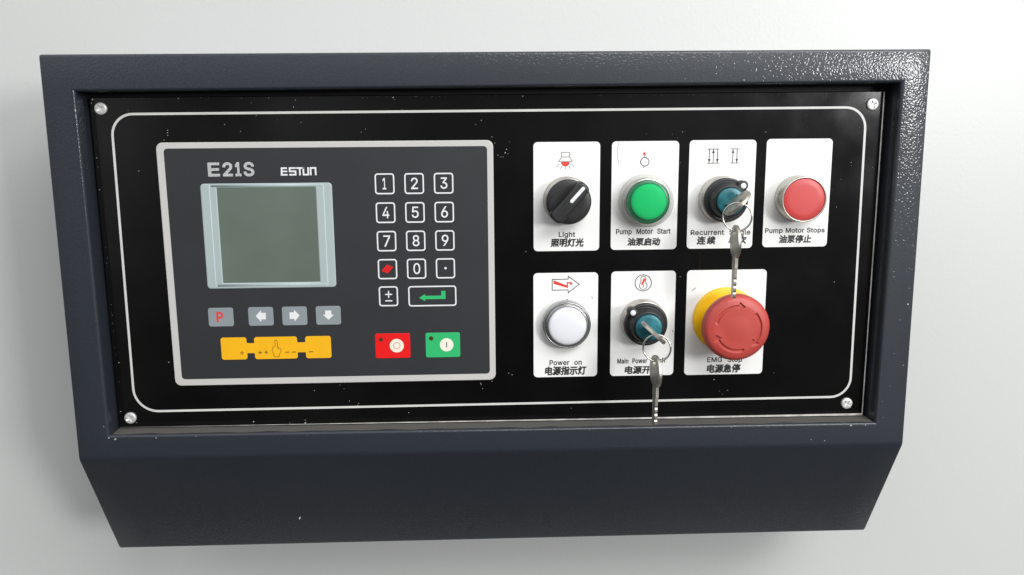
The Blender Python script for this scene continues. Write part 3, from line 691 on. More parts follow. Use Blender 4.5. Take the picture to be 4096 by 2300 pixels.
# ------------------------------------------------------------------ black front plate
random.seed(4)
PL = [(-242.4, -103.5), (244.6, -105.9), (244.3, 105.0), (-241.6, 103.9)]
b = MB()
pin = [(-242.0, -103.2), (243.7, -104.35), (243.4, 104.5), (-241.2, 103.4)]
b.add([(x, y, -2) for x, y in PL] + [(x, y, -0.35) for x, y in PL] + [(x, y, 0) for x, y in pin],
      [[3, 2, 1, 0], [8, 9, 10, 11], [0, 1, 5, 4], [1, 2, 6, 5], [2, 3, 7, 6], [3, 0, 4, 7],
       [4, 5, 9, 8], [5, 6, 10, 9], [6, 7, 11, 10], [7, 4, 8, 11]])
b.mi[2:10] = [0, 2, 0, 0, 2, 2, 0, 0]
SPECKS = [(-189.0, 103.0, 0.72), (-135.1, 102.9, 0.6), (-119.3, 101.5, 0.54), (-120.6, 97.5, 0.6), (-145.7, 100.2, 0.42), (-143.3, 92.4, 0.48), (-162.5, 87.4, 0.54), (-153.2, 83.2, 0.48), (-116.6, 88.4, 0.54), (-196.8, 84.2, 0.54), (-196.9, 82.7, 0.54), (-197.0, 81.2, 0.54), (-199.4, 78.4, 0.48), (-216.0, 59.9, 0.66), (-240.4, 68.0, 0.54), (-240.5, 48.8, 0.54), (-219.2, 96.2, 0.42), (-239.6, 102.6, 0.96), (-240.4, 100.6, 0.72), (-130.7, 90.1, 0.3), (-178.6, 77.6, 0.36), (-79.0, 102.6, 0.42), (-60.3, 102.8, 0.96), (-59.3, 101.6, 0.42), (-55.2, 95.5, 0.48), (-80.5, 82.2, 0.48), (-77.7, 84.0, 0.42), (-7.0, 88.8, 0.54), (-0.6, 78.7, 0.54), (1.1, 75.0, 0.54), (8.3, 71.1, 0.66), (7.5, 69.0, 0.72), (9.3, 68.4, 0.48), (2.9, 67.6, 0.48), (4.8, 66.5, 0.42), (6.1, 66.5, 0.48), (18.5, 103.0, 0.72), (-31.3, 94.7, 0.36), (-10.5, 86.4, 0.42), (10.3, 75.7, 0.3), (-238.7, -60.2, 0.72), (-207.6, -60.6, 0.65), (-240.5, -92.6, 0.65), (-231.2, -100.4, 0.57), (-156.9, -101.4, 1.0), (-123.8, -103.0, 0.86), (-123.7, -101.0, 0.57), (-133.7, -102.8, 0.5), (-116.9, -81.3, 0.65), (-100.4, -77.9, 0.43), (-97.9, -80.3, 0.36), (-94.7, -88.8, 0.5), (-88.8, -90.4, 0.57), (-89.6, -91.9, 0.57), (-164.8, -92.3, 0.43), (-56.8, -97.4, 0.57), (-9.7, -78.6, 0.65), (-9.4, -79.4, 0.57), (-8.5, -82.1, 0.5), (-2.5, -77.4, 0.5), (8.5, -72.1, 0.5), (10.7, -73.3, 0.57), (49.3, -96.7, 0.43), (143.3, -79.1, 0.72), (152.7, -86.7, 0.46), (149.2, -89.1, 0.39), (147.2, -87.0, 0.39), (182.9, -75.3, 0.39), (235.9, -100.3, 0.53), (207.5, 103.9, 0.53), (207.4, 102.3, 0.35), (194.9, 90.4, 0.29), (210.7, 90.9, 0.29), (225.7, 61.2, 0.47), (225.8, 59.3, 0.35), (239.5, 58.0, 0.47), (229.4, 82.9, 0.29), (196.4, 83.1, 0.23), (117.8, 80.9, 0.5), (114.7, 77.3, 0.39), (170.2, 80.5, 0.5), (117.1, 62.0, 0.33), (219.8, 50.9, 0.33), (218.0, 33.2, 0.5), (214.3, 44.2, 0.28), (119.0, -10.2, 0.66), (219.6, -15.2, 0.5), (111.4, 79.5, 0.33), (20.0, 7.2, 0.5), (95.1, 80.0, 0.28)]


def speck(mb, x, y, s, z, m):
    n = 7
    a = math.radians(50 + random.uniform(-25, 25))
    ca, sa = math.cos(a), math.sin(a)
    ring = []
    for i in range(n):
        t = 2 * math.pi * i / n
        k = random.uniform(0.75, 1.2)
        u, v = s * 0.78 * k * math.cos(t), s * 0.40 * k * math.sin(t)
        ring.append((x + u * ca - v * sa, y + u * sa + v * ca, z + 0.02))
    mb.add(ring + [(x, y, z + 0.18)], [[i, (i + 1) % n, n] for i in range(n)], m)


for x, y, s in SPECKS:
    speck(b, x, y, s * 0.8, 0, 1)
# fine dust and chipped lacquer along the top and left edges
for i in range(70):
    speck(b, random.uniform(-235, 240), random.uniform(102.9, 103.4), random.uniform(0.10, 0.28), 0, 1)
for i in range(24):
    speck(b, random.uniform(-240.6, -239.6), random.uniform(-98, 100), random.uniform(0.10, 0.26), 0, 1)
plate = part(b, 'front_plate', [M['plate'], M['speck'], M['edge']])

b = MB()
b.stroke(fillet([(-231.4, -92.9), (234.8, -92.6), (233.0, 95.2), (-229.6, 93.9)], [15, 13, 13, 13], 12), 1.45, 0.06, 0, True)
part(b, 'border_line', M['line'], parent=plate)


def make_screw(x, y, ang, label):
    b = MB()
    R, n = 3.7, 56
    prof = [(R, 0.02), (R, 0.9), (R * 0.97, 1.25), (R * 0.9, 1.48), (R * 0.8, 1.6), (R * 0.68, 1.66), (R * 0.58, 1.68), (R * 0.5, 1.70),
            (R * 0.42, 1.71), (R * 0.34, 1.72), (R * 0.26, 1.72), (R * 0.18, 1.72), (R * 0.1, 1.72)]
    loops = []
    for r, z in prof:
        lo = []
        for i in range(n):
            t = 2 * math.pi * i / n
            px, py = r * math.cos(t), r * math.sin(t)
            w = 0.62
            if r < R * 0.6 and (abs(px) < w * (1 - 0.4 * abs(py) / R) or abs(py) < w * (1 - 0.4 * abs(px) / R)):
                zz = z - 1.1 * (1 - (r / (R * 0.66)) ** 3)
            else:
                zz = z
            lo.append((px * math.cos(ang) - py * math.sin(ang), px * math.sin(ang) + py * math.cos(ang), zz))
        loops.append(lo)
    b.loft(loops, 0, False)
    return part(b, 'screw', M['zinc'], (x, y, 0), label=label)


for x, y, a in ((-235.0, 97.2, 0.6), (236.5, 97.0, 0.35), (232.8, -97.0, 0.9), (-234.5, -96.9, 0.5)):
    make_screw(x, y, a, None)

# ------------------------------------------------------------------ membrane display unit
FZ = 1.6
b = MB()
b.slab_rr(-204.2, 0.1, -76.0, 76.9, 4.0, 0.03, FZ - 0.1, 0.5)
display = part(b, 'display_unit', [M['frame']], label='charcoal membrane keypad unit with pale grey border and small screen')
b = MB()
b.slab_rr(-199.6, -3.7, -71.6, 73.3, 2.2, FZ - 0.35, FZ)
part(b, 'membrane', [M['membrane']], parent=display)

b = MB()
zt = FZ + 0.06
b.text('E', -173.6, -167.2, 56.6, 64.3, zt, 0, 0.40)
b.text('2', -164.7, -159.4, 56.6, 64.4, zt, 0, 0.38)
b.text('1', -157.1, -154.3, 56.6, 64.4, zt, 0, 0.42)
b.text('S', -152.1, -146.4, 56.5, 64.5, zt, 0, 0.38)
part(b, 'type_lettering', M['silver'], parent=display)
b = MB()
y0, y1, ym, t = 56.9, 60.9, 58.95, 1.0
b.stroke([(-126.2, y1), (-129.4, y1), (-129.6, y0), (-126.0, y0)], t, zt)
b.stroke([(-129.5, ym), (-126.1, ym)], t * 0.9, zt + 0.01)
b.stroke([(-120.9, y1), (-124.6, y1), (-124.6, ym), (-121.1, ym), (-121.1, y0), (-125.0, y0)], t, zt)
b.stroke([(-120.6, y1), (-116.0, y1)], t, zt)
b.stroke([(-118.5, y1), (-118.5, y0 - 0.45)], t, zt + 0.01)
b.stroke([(-116.3, y1 + 0.45), (-116.3, y0), (-113.0, y0)], t, zt)
b.stroke([(-113.4, y1 + 0.45), (-113.4, y0 - 0.45)], t, zt + 0.01)
b.stroke([(-111.9, y0 - 0.45), (-111.9, y1), (-108.9, y1), (-108.9, y0 - 0.45)], t, zt)
part(b, 'maker_lettering', M['white'], parent=display)

# screen bezel with a window and two long ridges
b = MB()
ox0, ox1, oy0, oy1 = -179.2, -99.4, -13.3, 51.9
wx0, wx1, wy0, wy1 = -169.4, -109.3, -9.8, 49.4
zb = FZ + 0.65
o0, o1 = rrect(ox0, ox1, oy0, oy1, 2.2), rrect(ox0 + 0.5, ox1 - 0.5, oy0 + 0.5, oy1 - 0.5, 1.7)
i0 = rrect(wx0, wx1, wy0, wy1, 0.5)
n = len(o0)
b.loft([[(x, y, FZ - 0.2) for x, y in o0], [(x, y, zb - 0.3) for x, y in o0], [(x, y, zb) for x, y in o1],
        [(x, y, zb) for x, y in rrect(wx0 - 0.5, wx1 + 0.5, wy0 - 0.5, wy1 + 0.5, 0.7)],
        [(x, y, zb - 0.3) for x, y in i0], [(x, y, FZ + 0.1) for x, y in i0]], 0, False, cap_end=False)
for yy in (oy1 - 1.35, oy0 + 2.0):
    ring = []
    for xx in (-172.8, -105.6):
        ring.append([(xx, yy + 0.75 * math.cos(math.radians(a)), zb - 0.10 + 0.26 * math.sin(math.radians(a))) for a in range(0, 181, 20)])
    b.loft(ring, 0, True, True, True)
b.stroke(rrect(-173.7, -104.5, -11.6, 50.9, 1.0), 0.55, zb + 0.05, 1, True)
bezel = part(b, 'screen_bezel', [M['bezel'], M['bezelline']], parent=display)
b = MB()
b.slab_rr(wx0 - 0.02, wx1 + 0.02, wy0 - 0.02, wy1 + 0.02, 0.4, FZ + 0.02, FZ + 0.35)
part(b, 'screen', M['lcd'], parent=display, label='blank grey-green liquid crystal screen')

# number keys
KX = (-67.1, -48.95, -30.8)
KY = (50.8, 32.97, 15.23, -2.45, -19.8)
KEYS = [('1', 0, 0), ('2', 1, 0), ('3', 2, 0), ('4', 0, 1), ('5', 1, 1), ('6', 2, 1), ('7', 0, 2), ('8', 1, 2), ('9', 2, 2),
        ('clear', 0, 3), ('0', 1, 3), ('.', 2, 3), ('sign', 0, 4)]
kz = FZ + 0.14
for s, cx, cy in KEYS:
    b = MB()
    w, h = 6.05, 6.45
    b.slab_rr(-w, w, -h, h, 1.7, 0.0, 0.12, 0, 0)
    b.stroke(rrect(-w + 0.45, w - 0.45, -h + 0.45, h - 0.45, 1.5, 6), 0.85, 0.17, 1, True)
    mats = [M['membrane'], M['white']]
    if s == 'clear':
        for k in (-1, 0, 1):
            ox = k * 1.35
            b.stroke([(ox - 1.9, -1.9 - k * 0.55), (ox + 1.7, 2.1 - k * 0.55)], 1.15, 0.17 + 0.01 * k, 1)
        mats = [M['membrane'], M['white'], M['redkey']]
        for q in range(len(b.mi) - 3, len(b.mi)):
            b.mi[q] = 2
    elif s == 'sign':
        b.stroke([(-2.1, 1.2), (2.3, 1.2)], 0.75, 0.17, 1)
        b.stroke([(0.1, 3.4), (0.1, -1.0)], 0.75, 0.18, 1)
        b.stroke([(-2.1, -2.9), (2.3, -2.9)], 0.75, 0.17, 1)
    elif s == '.':
        b.sheet(circle(0, 0.1, 0.75, 16), 0.17, 1)
    else:
        wd = 2.05 if s != '1' else 1.05
        off = 0.15 if s != '1' else -0.15
        b.text(s, off - wd, off + wd, -3.35, 3.55, 0.18, 1, 0.08)
    part(b, 'number_key', mats, (KX[cx], KY[cy], FZ), parent=display)

b = MB()
b.slab_rr(-15.2, 15.2, -6.6, 6.6, 1.7, 0, 0.12)
b.stroke(rrect(-14.75, 14.75, -6.15, 6.15, 1.5), 0.85, 0.17, 1, True)
ap = [(-8.4, -1.0), (-4.6, 1.3), (-4.6, 0.2), (5.6, 0.2), (5.6, 3.2), (8.3, 3.2), (8.3, -2.0), (-4.6, -2.0), (-4.6, -3.3)]
b.add([(x, y, 0.17) for x, y in ap], [[0, 1, 2, 7, 8], [2, 3, 6, 7], [3, 4, 5, 6]], 2)
part(b, 'enter_key', [M['membrane'], M['white'], M['greenkey']], (-39.45, -20.05, FZ), parent=display)

# grey function keys
ARROW = [(-3.2, 0), (0.2, 3.8), (0.2, 2.1), (3.1, 2.1), (3.1, -2.1), (0.2, -2.1), (0.2, -3.8)]
for nm, x, y, kind in (('program_key', -172.35, -31.55, 'P'), ('arrow_key', -147.5, -31.5, 180), ('arrow_key', -126.45, -31.5, 0), ('arrow_key', -105.3, -31.5, -90)):
    b = MB()
    b.slab_rr(-7.8, 7.8, -6.0, 6.0, 1.5, 0.0, 0.25, 0.15)
    if kind == 'P':
        b.text('P', -2.5, 1.2, -2.9, 3.2, 0.30, 1, 0.24)
        part(b, nm, [M['padgrey'], M['redink']], (x, y, FZ), parent=display)
    else:
        a = math.radians(kind + 180)
        sc = (1.0, 1.0) if kind in (0, 180) else (0.92, 0.95)
        pts = [(px * math.cos(a) - py * math.sin(a), px * math.sin(a) + py * math.cos(a)) for px, py in ARROW]
        pts = [(px * sc[0] + (0 if kind == -90 else 0), py * sc[1] + 0.25) for px, py in pts]
        b.add([(px, py, 0.29) for px, py in pts], [[0, 1, 2, 5, 6], [2, 3, 4, 5]], 1)
        part(b, nm, [M['padgrey'], M['white']], (x, y, FZ), parent=display)

# amber jog key: three pads joined by necks, with + ++ hand -- - marks
b = MB()


def mirror_pts():
    x = [-173.6, -157.5, -152.7, -125.8, -120.6, -104.5]
    yt, yb, nt_, nb_ = -44.8, -59.2, -48.7, -55.2
    out = [(x[0], yb), (x[1], yb), (x[1], nb_), (x[2], nb_), (x[2], yb), (x[3], yb), (x[3], nb_), (x[4], nb_), (x[4], yb), (x[5], yb),
           (x[5], yt), (x[4], yt), (x[4], nt_), (x[3], nt_), (x[3], yt), (x[2], yt), (x[2], nt_), (x[1], nt_), (x[1], yt), (x[0], yt)]
    rad = [1.5, 1.5, .5, .5, 1.5, 1.5, .5, .5, 1.5, 1.5] * 2
    return fillet(out, rad, 4)


jp = mirror_pts()
b.prism(jp, -0.02, 0.2)
mk = 0.25
for x, y in ((-160.75, -54.9), (-149.35, -54.9), (-145.55, -54.75)):
    b.stroke([(x - 1.2, y), (x + 1.2, y)], 0.5, mk, 1)
    b.stroke([(x, y + 1.3), (x, y - 1.3)], 0.5, mk + 0.01, 1)
for x in (-132.35, -128.2, -117.4):
    b.stroke([(x - 1.35, -54.95), (x + 1.35, -54.95)], 0.55, mk, 1)
hx, hy, hs = -141.95, -57.85, 1.0
hand = [(1.3, 0), (4.4, 0), (4.6, 1.6), (5.8, 3.6), (5.7, 5.3), (5.0, 5.7), (4.3, 5.6), (4.2, 6.4), (3.7, 6.2), (3.8, 9.2), (3.5, 10.6), (2.8, 11.0), (2.2, 10.4), (2.3, 7.0),
        (0.9, 6.3), (0.1, 4.4), (0.9, 2.2)]
b.stroke([(hx + x * hs, hy + y * hs) for x, y in hand], 0.34, mk, 1, True)
b.stroke([(hx + 4.3, hy + 5.7), (hx + 4.2, hy + 4.5)], 0.3, mk + 0.01, 1)
part(b, 'jog_key', [M['yellow'], M['brown']], (0, 0, FZ), parent=display)

# red stop key and green start key
b = MB()
b.slab_rr(-11.1, 11.1, -8.1, 8.1, 1.2, 0, 0.25, 0.15)
b.sheet(circle(2.55, 0.05, 4.45, 40), 0.3, 1)
b.stroke(circle(2.55, 0.05, 2.1, 28), 0.32, 0.34, 2, True)
b.sheet(circle(-7.4, 4.2, 1.35, 20), 0.3, 3)
part(b, 'stop_key', [M['redkey'], M['cream'], M['redink'], M['led_off']], (-65.45, -52.0, FZ), parent=display)
b = MB()
b.slab_rr(-11.0, 11.0, -8.1, 8.1, 1.2, 0, 0.25, 0.15)
b.sheet(circle(2.4, 0.1, 4.35, 40), 0.3, 1)
b.stroke([(2.4, 1.9), (2.4, -1.7)], 0.55, 0.34, 2)
b.sheet(circle(-7.4, 4.45, 1.4, 20), 0.3, 3)
part(b, 'start_key', [M['greenkey'], M['cream'], M['ink'], M['led_off']], (-33.54, -52.04, FZ), parent=display)

# ------------------------------------------------------------------ white label plates with lettering and symbols
LZ = 0.30
LT = LZ + 0.06


def label_plate(x0, x1, y0, y1, label):
    b = MB()
    b.slab_rr(x0, x1, y0, y1, 2.6, 0.02, LZ, 0.1)
    return part(b, 'label_plate', M['label'], label=label)


def lettering(parent, items):
    b = MB()
    for s, x0, x1, ya, yb, bold, sh in items:
        b.text(s, x0, x1, ya, yb, LT, 0, bold, sh)
    part(b, 'lettering', M['ink'], parent=parent)


CB, CS = 0.25, 0.10
l1 = label_plate(24.9, 66.5, 7.4, 75.4, 'white label plate with lamp symbol behind the black rotary knob')
lettering(l1, [('Light', 40.9, 51.1, 15.5, 19.5, .13, 0), ('照明灯光', 35.9, 56.4, 10.2, 15.2, CB, CS)])
b = MB()
b.stroke([(42.4, 69.05), (47.5, 69.05), (47.5, 66.18), (42.4, 66.18)], 0.42, LT, 0, True)
b.stroke([(42.4, 66.0), (40.65, 63.35), (49.15, 63.3), (47.5, 66.0)], 0.42, LT, 0)
b.sheet(arc_pts(44.8, 63.1, 2.75, 180, 360, 16), LT, 1)
for (xa, ya), (xb, yb) in (((41.0, 61.9), (39.2, 59.9)), ((42.9, 60.85), (41.6, 58.8)), ((44.75, 60.5), (44.75, 58.2)), ((46.8, 60.65), (48.05, 58.85)), ((48.5, 62.0), (50.3, 60.05))):
    b.stroke([(xa, ya), (xb, yb)], 0.38, LT)
part(b, 'symbol', [M['greyink'], M['redink']], parent=l1)

l2 = label_plate(73.8, 115.9, 7.6, 75.5, 'white label plate with red arrow and ring symbol behind the green button')
lettering(l2, [('Pump  Motor  Start', 77.2, 111.75, 16.8, 20.85, .13, 0), ('油泵启动', 84.7, 105.2, 10.3, 15.0, CB, CS)])
b = MB()
b.stroke(circle(94.5, 62.82, 2.65, 40), 0.55, LT, 0, True)
b.stroke([(94.15, 67.0), (94.15, 65.6)], 0.3, LT, 0)
b.stroke([(93.98, 60.1), (93.9, 58.85)], 0.4, LT, 0)
b.sheet([(94.06, 69.25), (92.93, 66.9), (95.35, 66.9)], LT, 1)
part(b, 'symbol', [M['ink'], M['redink']], parent=l2)
b = MB()
b.stroke([(78.3, 75.2), (77.4, 72.6), (77.0, 70.6), (77.35, 68.0), (77.3, 65.3), (78.0, 63.0), (78.5, 60.4)], 0.24, LT)
part(b, 'hairline_crack', M['greyink'], parent=l2)

l3 = label_plate(122.4, 164.6, 7.7, 75.8, 'white label plate with up and down stroke arrows behind the upper key switch')
lettering(l3, [('Recurrent', 124.9, 146.1, 16.5, 19.6, .13, 0), ('Single', 149.65, 163.0, 15.6, 19.6, .13, 0),
               ('连', 128.9, 134.2, 10.5, 15.4, CB, CS), ('续', 135.5, 140.6, 10.5, 15.4, CB, CS), ('单', 149.4, 154.4, 10.7, 15.5, CB, CS), ('次', 155.6, 160.6, 10.7, 15.5, CB, CS)])
b = MB()
for xa, xb in ((133.8, 141.3), (148.35, 153.8)):
    b.stroke([(xa, 70.3), (xb, 70.3)], 0.45, LT)
    b.stroke([(xa, 61.55), (xb, 61.55)], 0.45, LT)
for x, d in ((135.0, -1), (137.55, 1), (140.15, -1), (149.9, 1), (152.5, -1)):
    b.stroke([(x, 70.2), (x, 61.7)], 0.50, LT + 0.01)
    ye = 70.0 if d > 0 else 61.9
    b.sheet([(x, ye), (x - 0.95, ye - d * 2.2), (x + 0.95, ye - d * 2.2)], LT + 0.02)
part(b, 'symbol', M['ink'], parent=l3)

l4 = label_plate(171.1, 213.0, 8.1, 76.2, 'white label plate without a symbol behind the flat red button')
lettering(l4, [('Pump Motor Stops', 172.65, 211.0, 16.5, 20.2, .13, 0), ('油泵停止', 182.0, 202.4, 10.75, 15.6, CB, CS)])

l5 = label_plate(24.7, 66.1, -75.2, -6.6, 'white label plate with red lightning in an arrow behind the white lamp')
lettering(l5, [('Power  on', 35.1, 55.9, -67.2, -63.9, .13, 0), ('电源指示灯', 32.2, 58.9, -73.8, -68.2, CB, CS)])
b = MB()
b.stroke([(36.7, -10.8), (46.9, -10.7), (46.95, -8.9), (54.0, -14.1), (47.0, -19.5), (46.9, -17.7), (36.7, -17.75)], 0.50, LT, 0, True)
b.add([(37.4, -11.3, LT), (37.7, -13.7, LT), (46.9, -16.5, LT), (46.7, -15.0, LT)], [[0, 1, 2, 3]], 1)
b.stroke([(46.4, -15.9), (46.4, -13.0), (48.6, -13.2)], 0.8, LT + 0.01, 1)
b.sheet([(50.0, -13.9), (47.9, -14.5), (48.5, -12.2)], LT + 0.02, 1)
part(b, 'symbol', [M['ink'], M['redink']], parent=l5)

l6 = label_plate(74.5, 116.1, -75.3, -6.25, 'white label plate with red lightning in a circle behind the lower key switch')
lettering(l6, [('Main  Power  on/off', 79.3, 110.7, -67.3, -63.6, .13, 0), ('电源开关', 84.3, 106.7, -73.9, -68.9, CB, CS)])
b = MB()
b.stroke(circle(95.1, -13.9, 5.25, 56), 0.52, LT, 0, True)
bulb = arc_pts(95.2, -11.2, 1.7, 160, 20, 8) + [(96.75, -12.6)] + arc_pts(95.15, -15.7, 2.45, 50, -230, 20) + [(93.55, -12.6)]
b.stroke(bulb, 0.42, LT + 0.01, 0, True)
b.add([(95.4, -10.7, LT), (96.8, -11.3, LT), (94.9, -15.1, LT), (93.8, -14.7, LT)], [[0, 1, 2, 3]], 1)
b.stroke([(94.2, -14.7), (95.4, -15.2), (94.9, -17.0)], 0.5, LT + 0.02, 1)
part(b, 'symbol', [M['ink'], M['redink']], parent=l6)

l7 = label_plate(123.3, 175.0, -75.6, -6.15, 'wider white label plate behind the red mushroom emergency stop')
lettering(l7, [('EMG  Stop', 138.4, 161.3, -68.0, -63.9, .13, 0), ('电源急停', 138.4, 160.35, -74.2, -68.75, CB, CS)])

for lp, pts_ in ((l5, [((62.0, -22.2), (62.6, -23.6)), ((45.0, -24.2), (47.0, -23.8))]), (l7, [((126.6, -19.6), (129.2, -17.6))]), (l6, [((114.6, -45.0), (115.4, -46.5))])):
    b = MB()
    for a_, c_ in pts_:
        b.stroke([a_, c_], 0.45, LT)
    part(b, 'scuff_mark', M['greyink'], parent=lp)

# ------------------------------------------------------------------ controls in the upper row
YU, YD = 39.4, -38.7


def collar(x, y, prof, mats, name, label):
    b = MB()
    b.lathe(prof, 72)
    return part(b, name, mats, (x, y, LZ - 0.25), label=label)


# rotary selector
sel = collar(45.7, YU, [(14.9, 0), (14.9, 0.9), (14.6, 1.2), (14.3, 1.4), (14.3, 10.4), (14.0, 11.0), (12.0, 11.0)], M['chrome'], 'selector_switch',
             'black rotary selector knob with a white pointer mark')
b = MB()
b.lathe([(13.7, 10.6), (13.7, 12.6), (13.3, 13.3), (12.6, 13.6), (8, 13.4)], 72)
# handle bar across the knob, with sloping flanks and round ends
ang = math.radians(48)
ca, sa = math.cos(ang), math.sin(ang)


def bar_loop(hl, hw, rnd, z, tail=0.0):
    p = fillet([(-hl, -hw), (hl, -hw * 0.92), (hl, hw * 0.92), (-hl, hw)], [rnd, rnd, rnd, rnd], 6)
    return [(x * ca - y * sa, x * sa + y * ca, z) for x, y in p]


b.loft([bar_loop(14.7, 5.1, 3.4, 11.2), bar_loop(14.7, 4.9, 3.4, 15.0), bar_loop(14.4, 4.4, 3.2, 20.5), bar_loop(14.0, 4.0, 3.0, 21.3), bar_loop(13.2, 3.4, 2.6, 21.6)], 0, True)
part(b, 'knob', M['black'], parent=sel)
b = MB()
mk_ = fillet([(0.3, -1.05), (12.6, -1.05), (12.6, 1.05), (0.3, 1.05)], 1.0, 6)
b.prism([(x * ca - y * sa, x * sa + y * ca) for x, y in mk_], 21.3, 21.8)
part(b, 'pointer_mark', M['white'], parent=sel)

# green button under a clear cover
gb = collar(94.8, YU - 0.6, [(14.4, 0), (14.4, 8.0), (14.0, 8.6), (12.6, 8.6)], M['chrome'], 'push_button', 'green push button under a clear silicone cover')
b = MB()
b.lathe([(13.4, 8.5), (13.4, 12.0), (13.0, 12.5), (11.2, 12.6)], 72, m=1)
b.lathe([(11.1, 12.5), (11.0, 13.8), (10.7, 14.4), (9.9, 14.9), (8.3, 15.3), (6, 15.6), (3, 15.75), (0.6, 15.8)], 72, m=0)
part(b, 'lens', [M['lens_green'], M['lens_dark']], parent=gb)
b = MB()
b.lathe([(16.5, 0.1), (16.5, 2.4), (16.2, 3.6), (15.6, 4.6), (15.5, 12.5), (15.3, 14.6), (15.0, 15.9), (14.6, 16.5), (14.1, 16.6), (13.8, 16.2), (13.4, 16.2), (9, 16.4), (4, 16.5), (0.5, 16.5)], 72)
part(b, 'clear_cover', M['clear'], parent=gb)

# flat red button
rb = collar(192.0, YU - 0.2, [(14.5, 0), (14.5, 1.0), (14.2, 1.3), (14.2, 12.2), (13.95, 12.75), (13.5, 12.9), (13.15, 12.6), (13.1, 11.0)], M['chrome'], 'push_button', 'flat red push button in a satin metal collar')
b = MB()
b.lathe([(12.95, 10.0), (12.95, 12.0), (12.8, 12.4), (12.4, 12.6), (9, 12.72), (4, 12.76), (0.5, 12.77)], 72)
part(b, 'cap', M['redcap'], parent=rb)

# white lamp
wl = collar(45.6, YD - 0.7, [(15.4, 0), (15.4, 5.8), (15.2, 6.6), (14.8, 7.2), (14.3, 7.4), (13.9, 7.0), (13.7, 6.4), (13.4, 7.9), (12.9, 8.4), (12.4, 8.2), (12.2, 6.5)], M['darkring'], 'indicator_lamp', 'white domed indicator lamp in a grey metal ring')
b = MB()
b.lathe([(12.15, 6.0), (12.15, 9.2), (11.95, 10.1), (11.4, 10.7), (10.2, 11.1), (7.5, 11.5), (4, 11.75), (0.5, 11.8)], 72)
part(b, 'lens', M['lens_white'], parent=wl)


# key switches
def key_switch(x, y, ang, label):
    k = collar(x, y, [(14.6, 0), (14.6, 1.0), (14.3, 1.3), (14.3, 8.6), (14.0, 9.2), (12, 9.2)], M['chrome'], 'key_switch', label)
    b = MB()
    b.lathe([(13.7, 8.6), (13.7, 11.6), (13.3, 12.3), (12.4, 12.6), (11.9, 12.3), (11.4, 12.2), (10.9, 13.2), (9.9, 18.2), (9.4, 18.8), (8.7, 19.0), (8.3, 18.6), (8.2, 16)], 72)
    d = Vector((math.cos(ang), math.sin(ang)))
    q = Vector((-d.y, d.x))
    c0 = d * 12.6
    lug = []
    for z, s in ((9.5, 1.0), (15.2, 1.0), (15.9, 0.88), (16.1, 0.7)):
        lo = []
        for a in range(0, 360, 15):
            t = math.radians(a)
            u, v = 3.3 * math.cos(t), 3.1 * math.sin(t)
            if u < 0:
                u *= 1.6
            p = c0 + d * u * s + q * v * s
            lo.append((p.x, p.y, z))
        lug.append(lo)
    b.loft(lug, 0, True)
    part(b, 'bezel', M['black'], parent=k)
    b = MB()
    b.lathe([(1.75, 15.6), (1.75, 16.2), (1.4, 16.4), (0.3, 16.45)], 24, c0.x, c0.y)
    part(b, 'pointer_dot', M['white'], parent=k)
    b = MB()
    b.lathe([(8.2, 14.0), (8.2, 20.6), (8.0, 21.3), (7.4, 21.6), (5.0, 21.6), (1, 21.6)], 64)
    s = [d * 5.2 + q * 0.75, d * -5.2 + q * 0.75, d * -5.2 - q * 0.75, d * 5.2 - q * 0.75]
    b.sheet([(p.x, p.y) for p in s], 21.68, 1)
    part(b, 'lock_cylinder', [M['teal'], M['void']], parent=k)
    return k


A1, A2 = math.radians(45), math.radians(137)
K1 = (143.5, YU - 0.1)
K2 = (95.2, YD + 0.1)
key_switch(*K1, A1, 'upper key switch with black bezel, its white dot pointing up right')
key_switch(*K2, A2, 'lower key switch with black bezel, its white dot pointing up left')

# emergency stop
ex, ey = 148.6, -38.3
b = MB()
b.lathe([(20.9, 0.0), (20.9, 2.2), (20.5, 2.9), (19.6, 3.2), (14, 3.3), (13.5, 3.3), (13.5, 8), (12, 8)], 96)
es = part(b, 'emergency_stop_button', M['ybase'], (ex, ey, LZ - 0.2), label='red mushroom emergency stop button on a yellow base')
b = MB()
b.lathe([(11.0, 6), (11.0, 16), (12.5, 19), (12.5, 23)], 48)
part(b, 'stem', M['redcap'], parent=es)


def groove(r, adeg):
    """depth (0..1) of the three engraved turning arrows"""
    g = 0.0
    for a0 in (166, 42, -73):
        t = (a0 - adeg) % 360
        if t > 180 and t > 340:
            t -= 360
        if -2 <= t <= 95:
            if t <= 77:
                hw = 1.05
                d = min(hw - abs(r - 13.9), (t + 0.0) * 0.24)
            else:
                hw = 2.9 * (1 - (t - 77) / 16.0)
                d = min(hw - abs(r - 13.9), (t - 77) * 0.24 + 0.02 if abs(r - 13.9) > 1.05 else 9)
            if d > 0:
                g = max(g, min(1.0, d / 0.40))
    return g


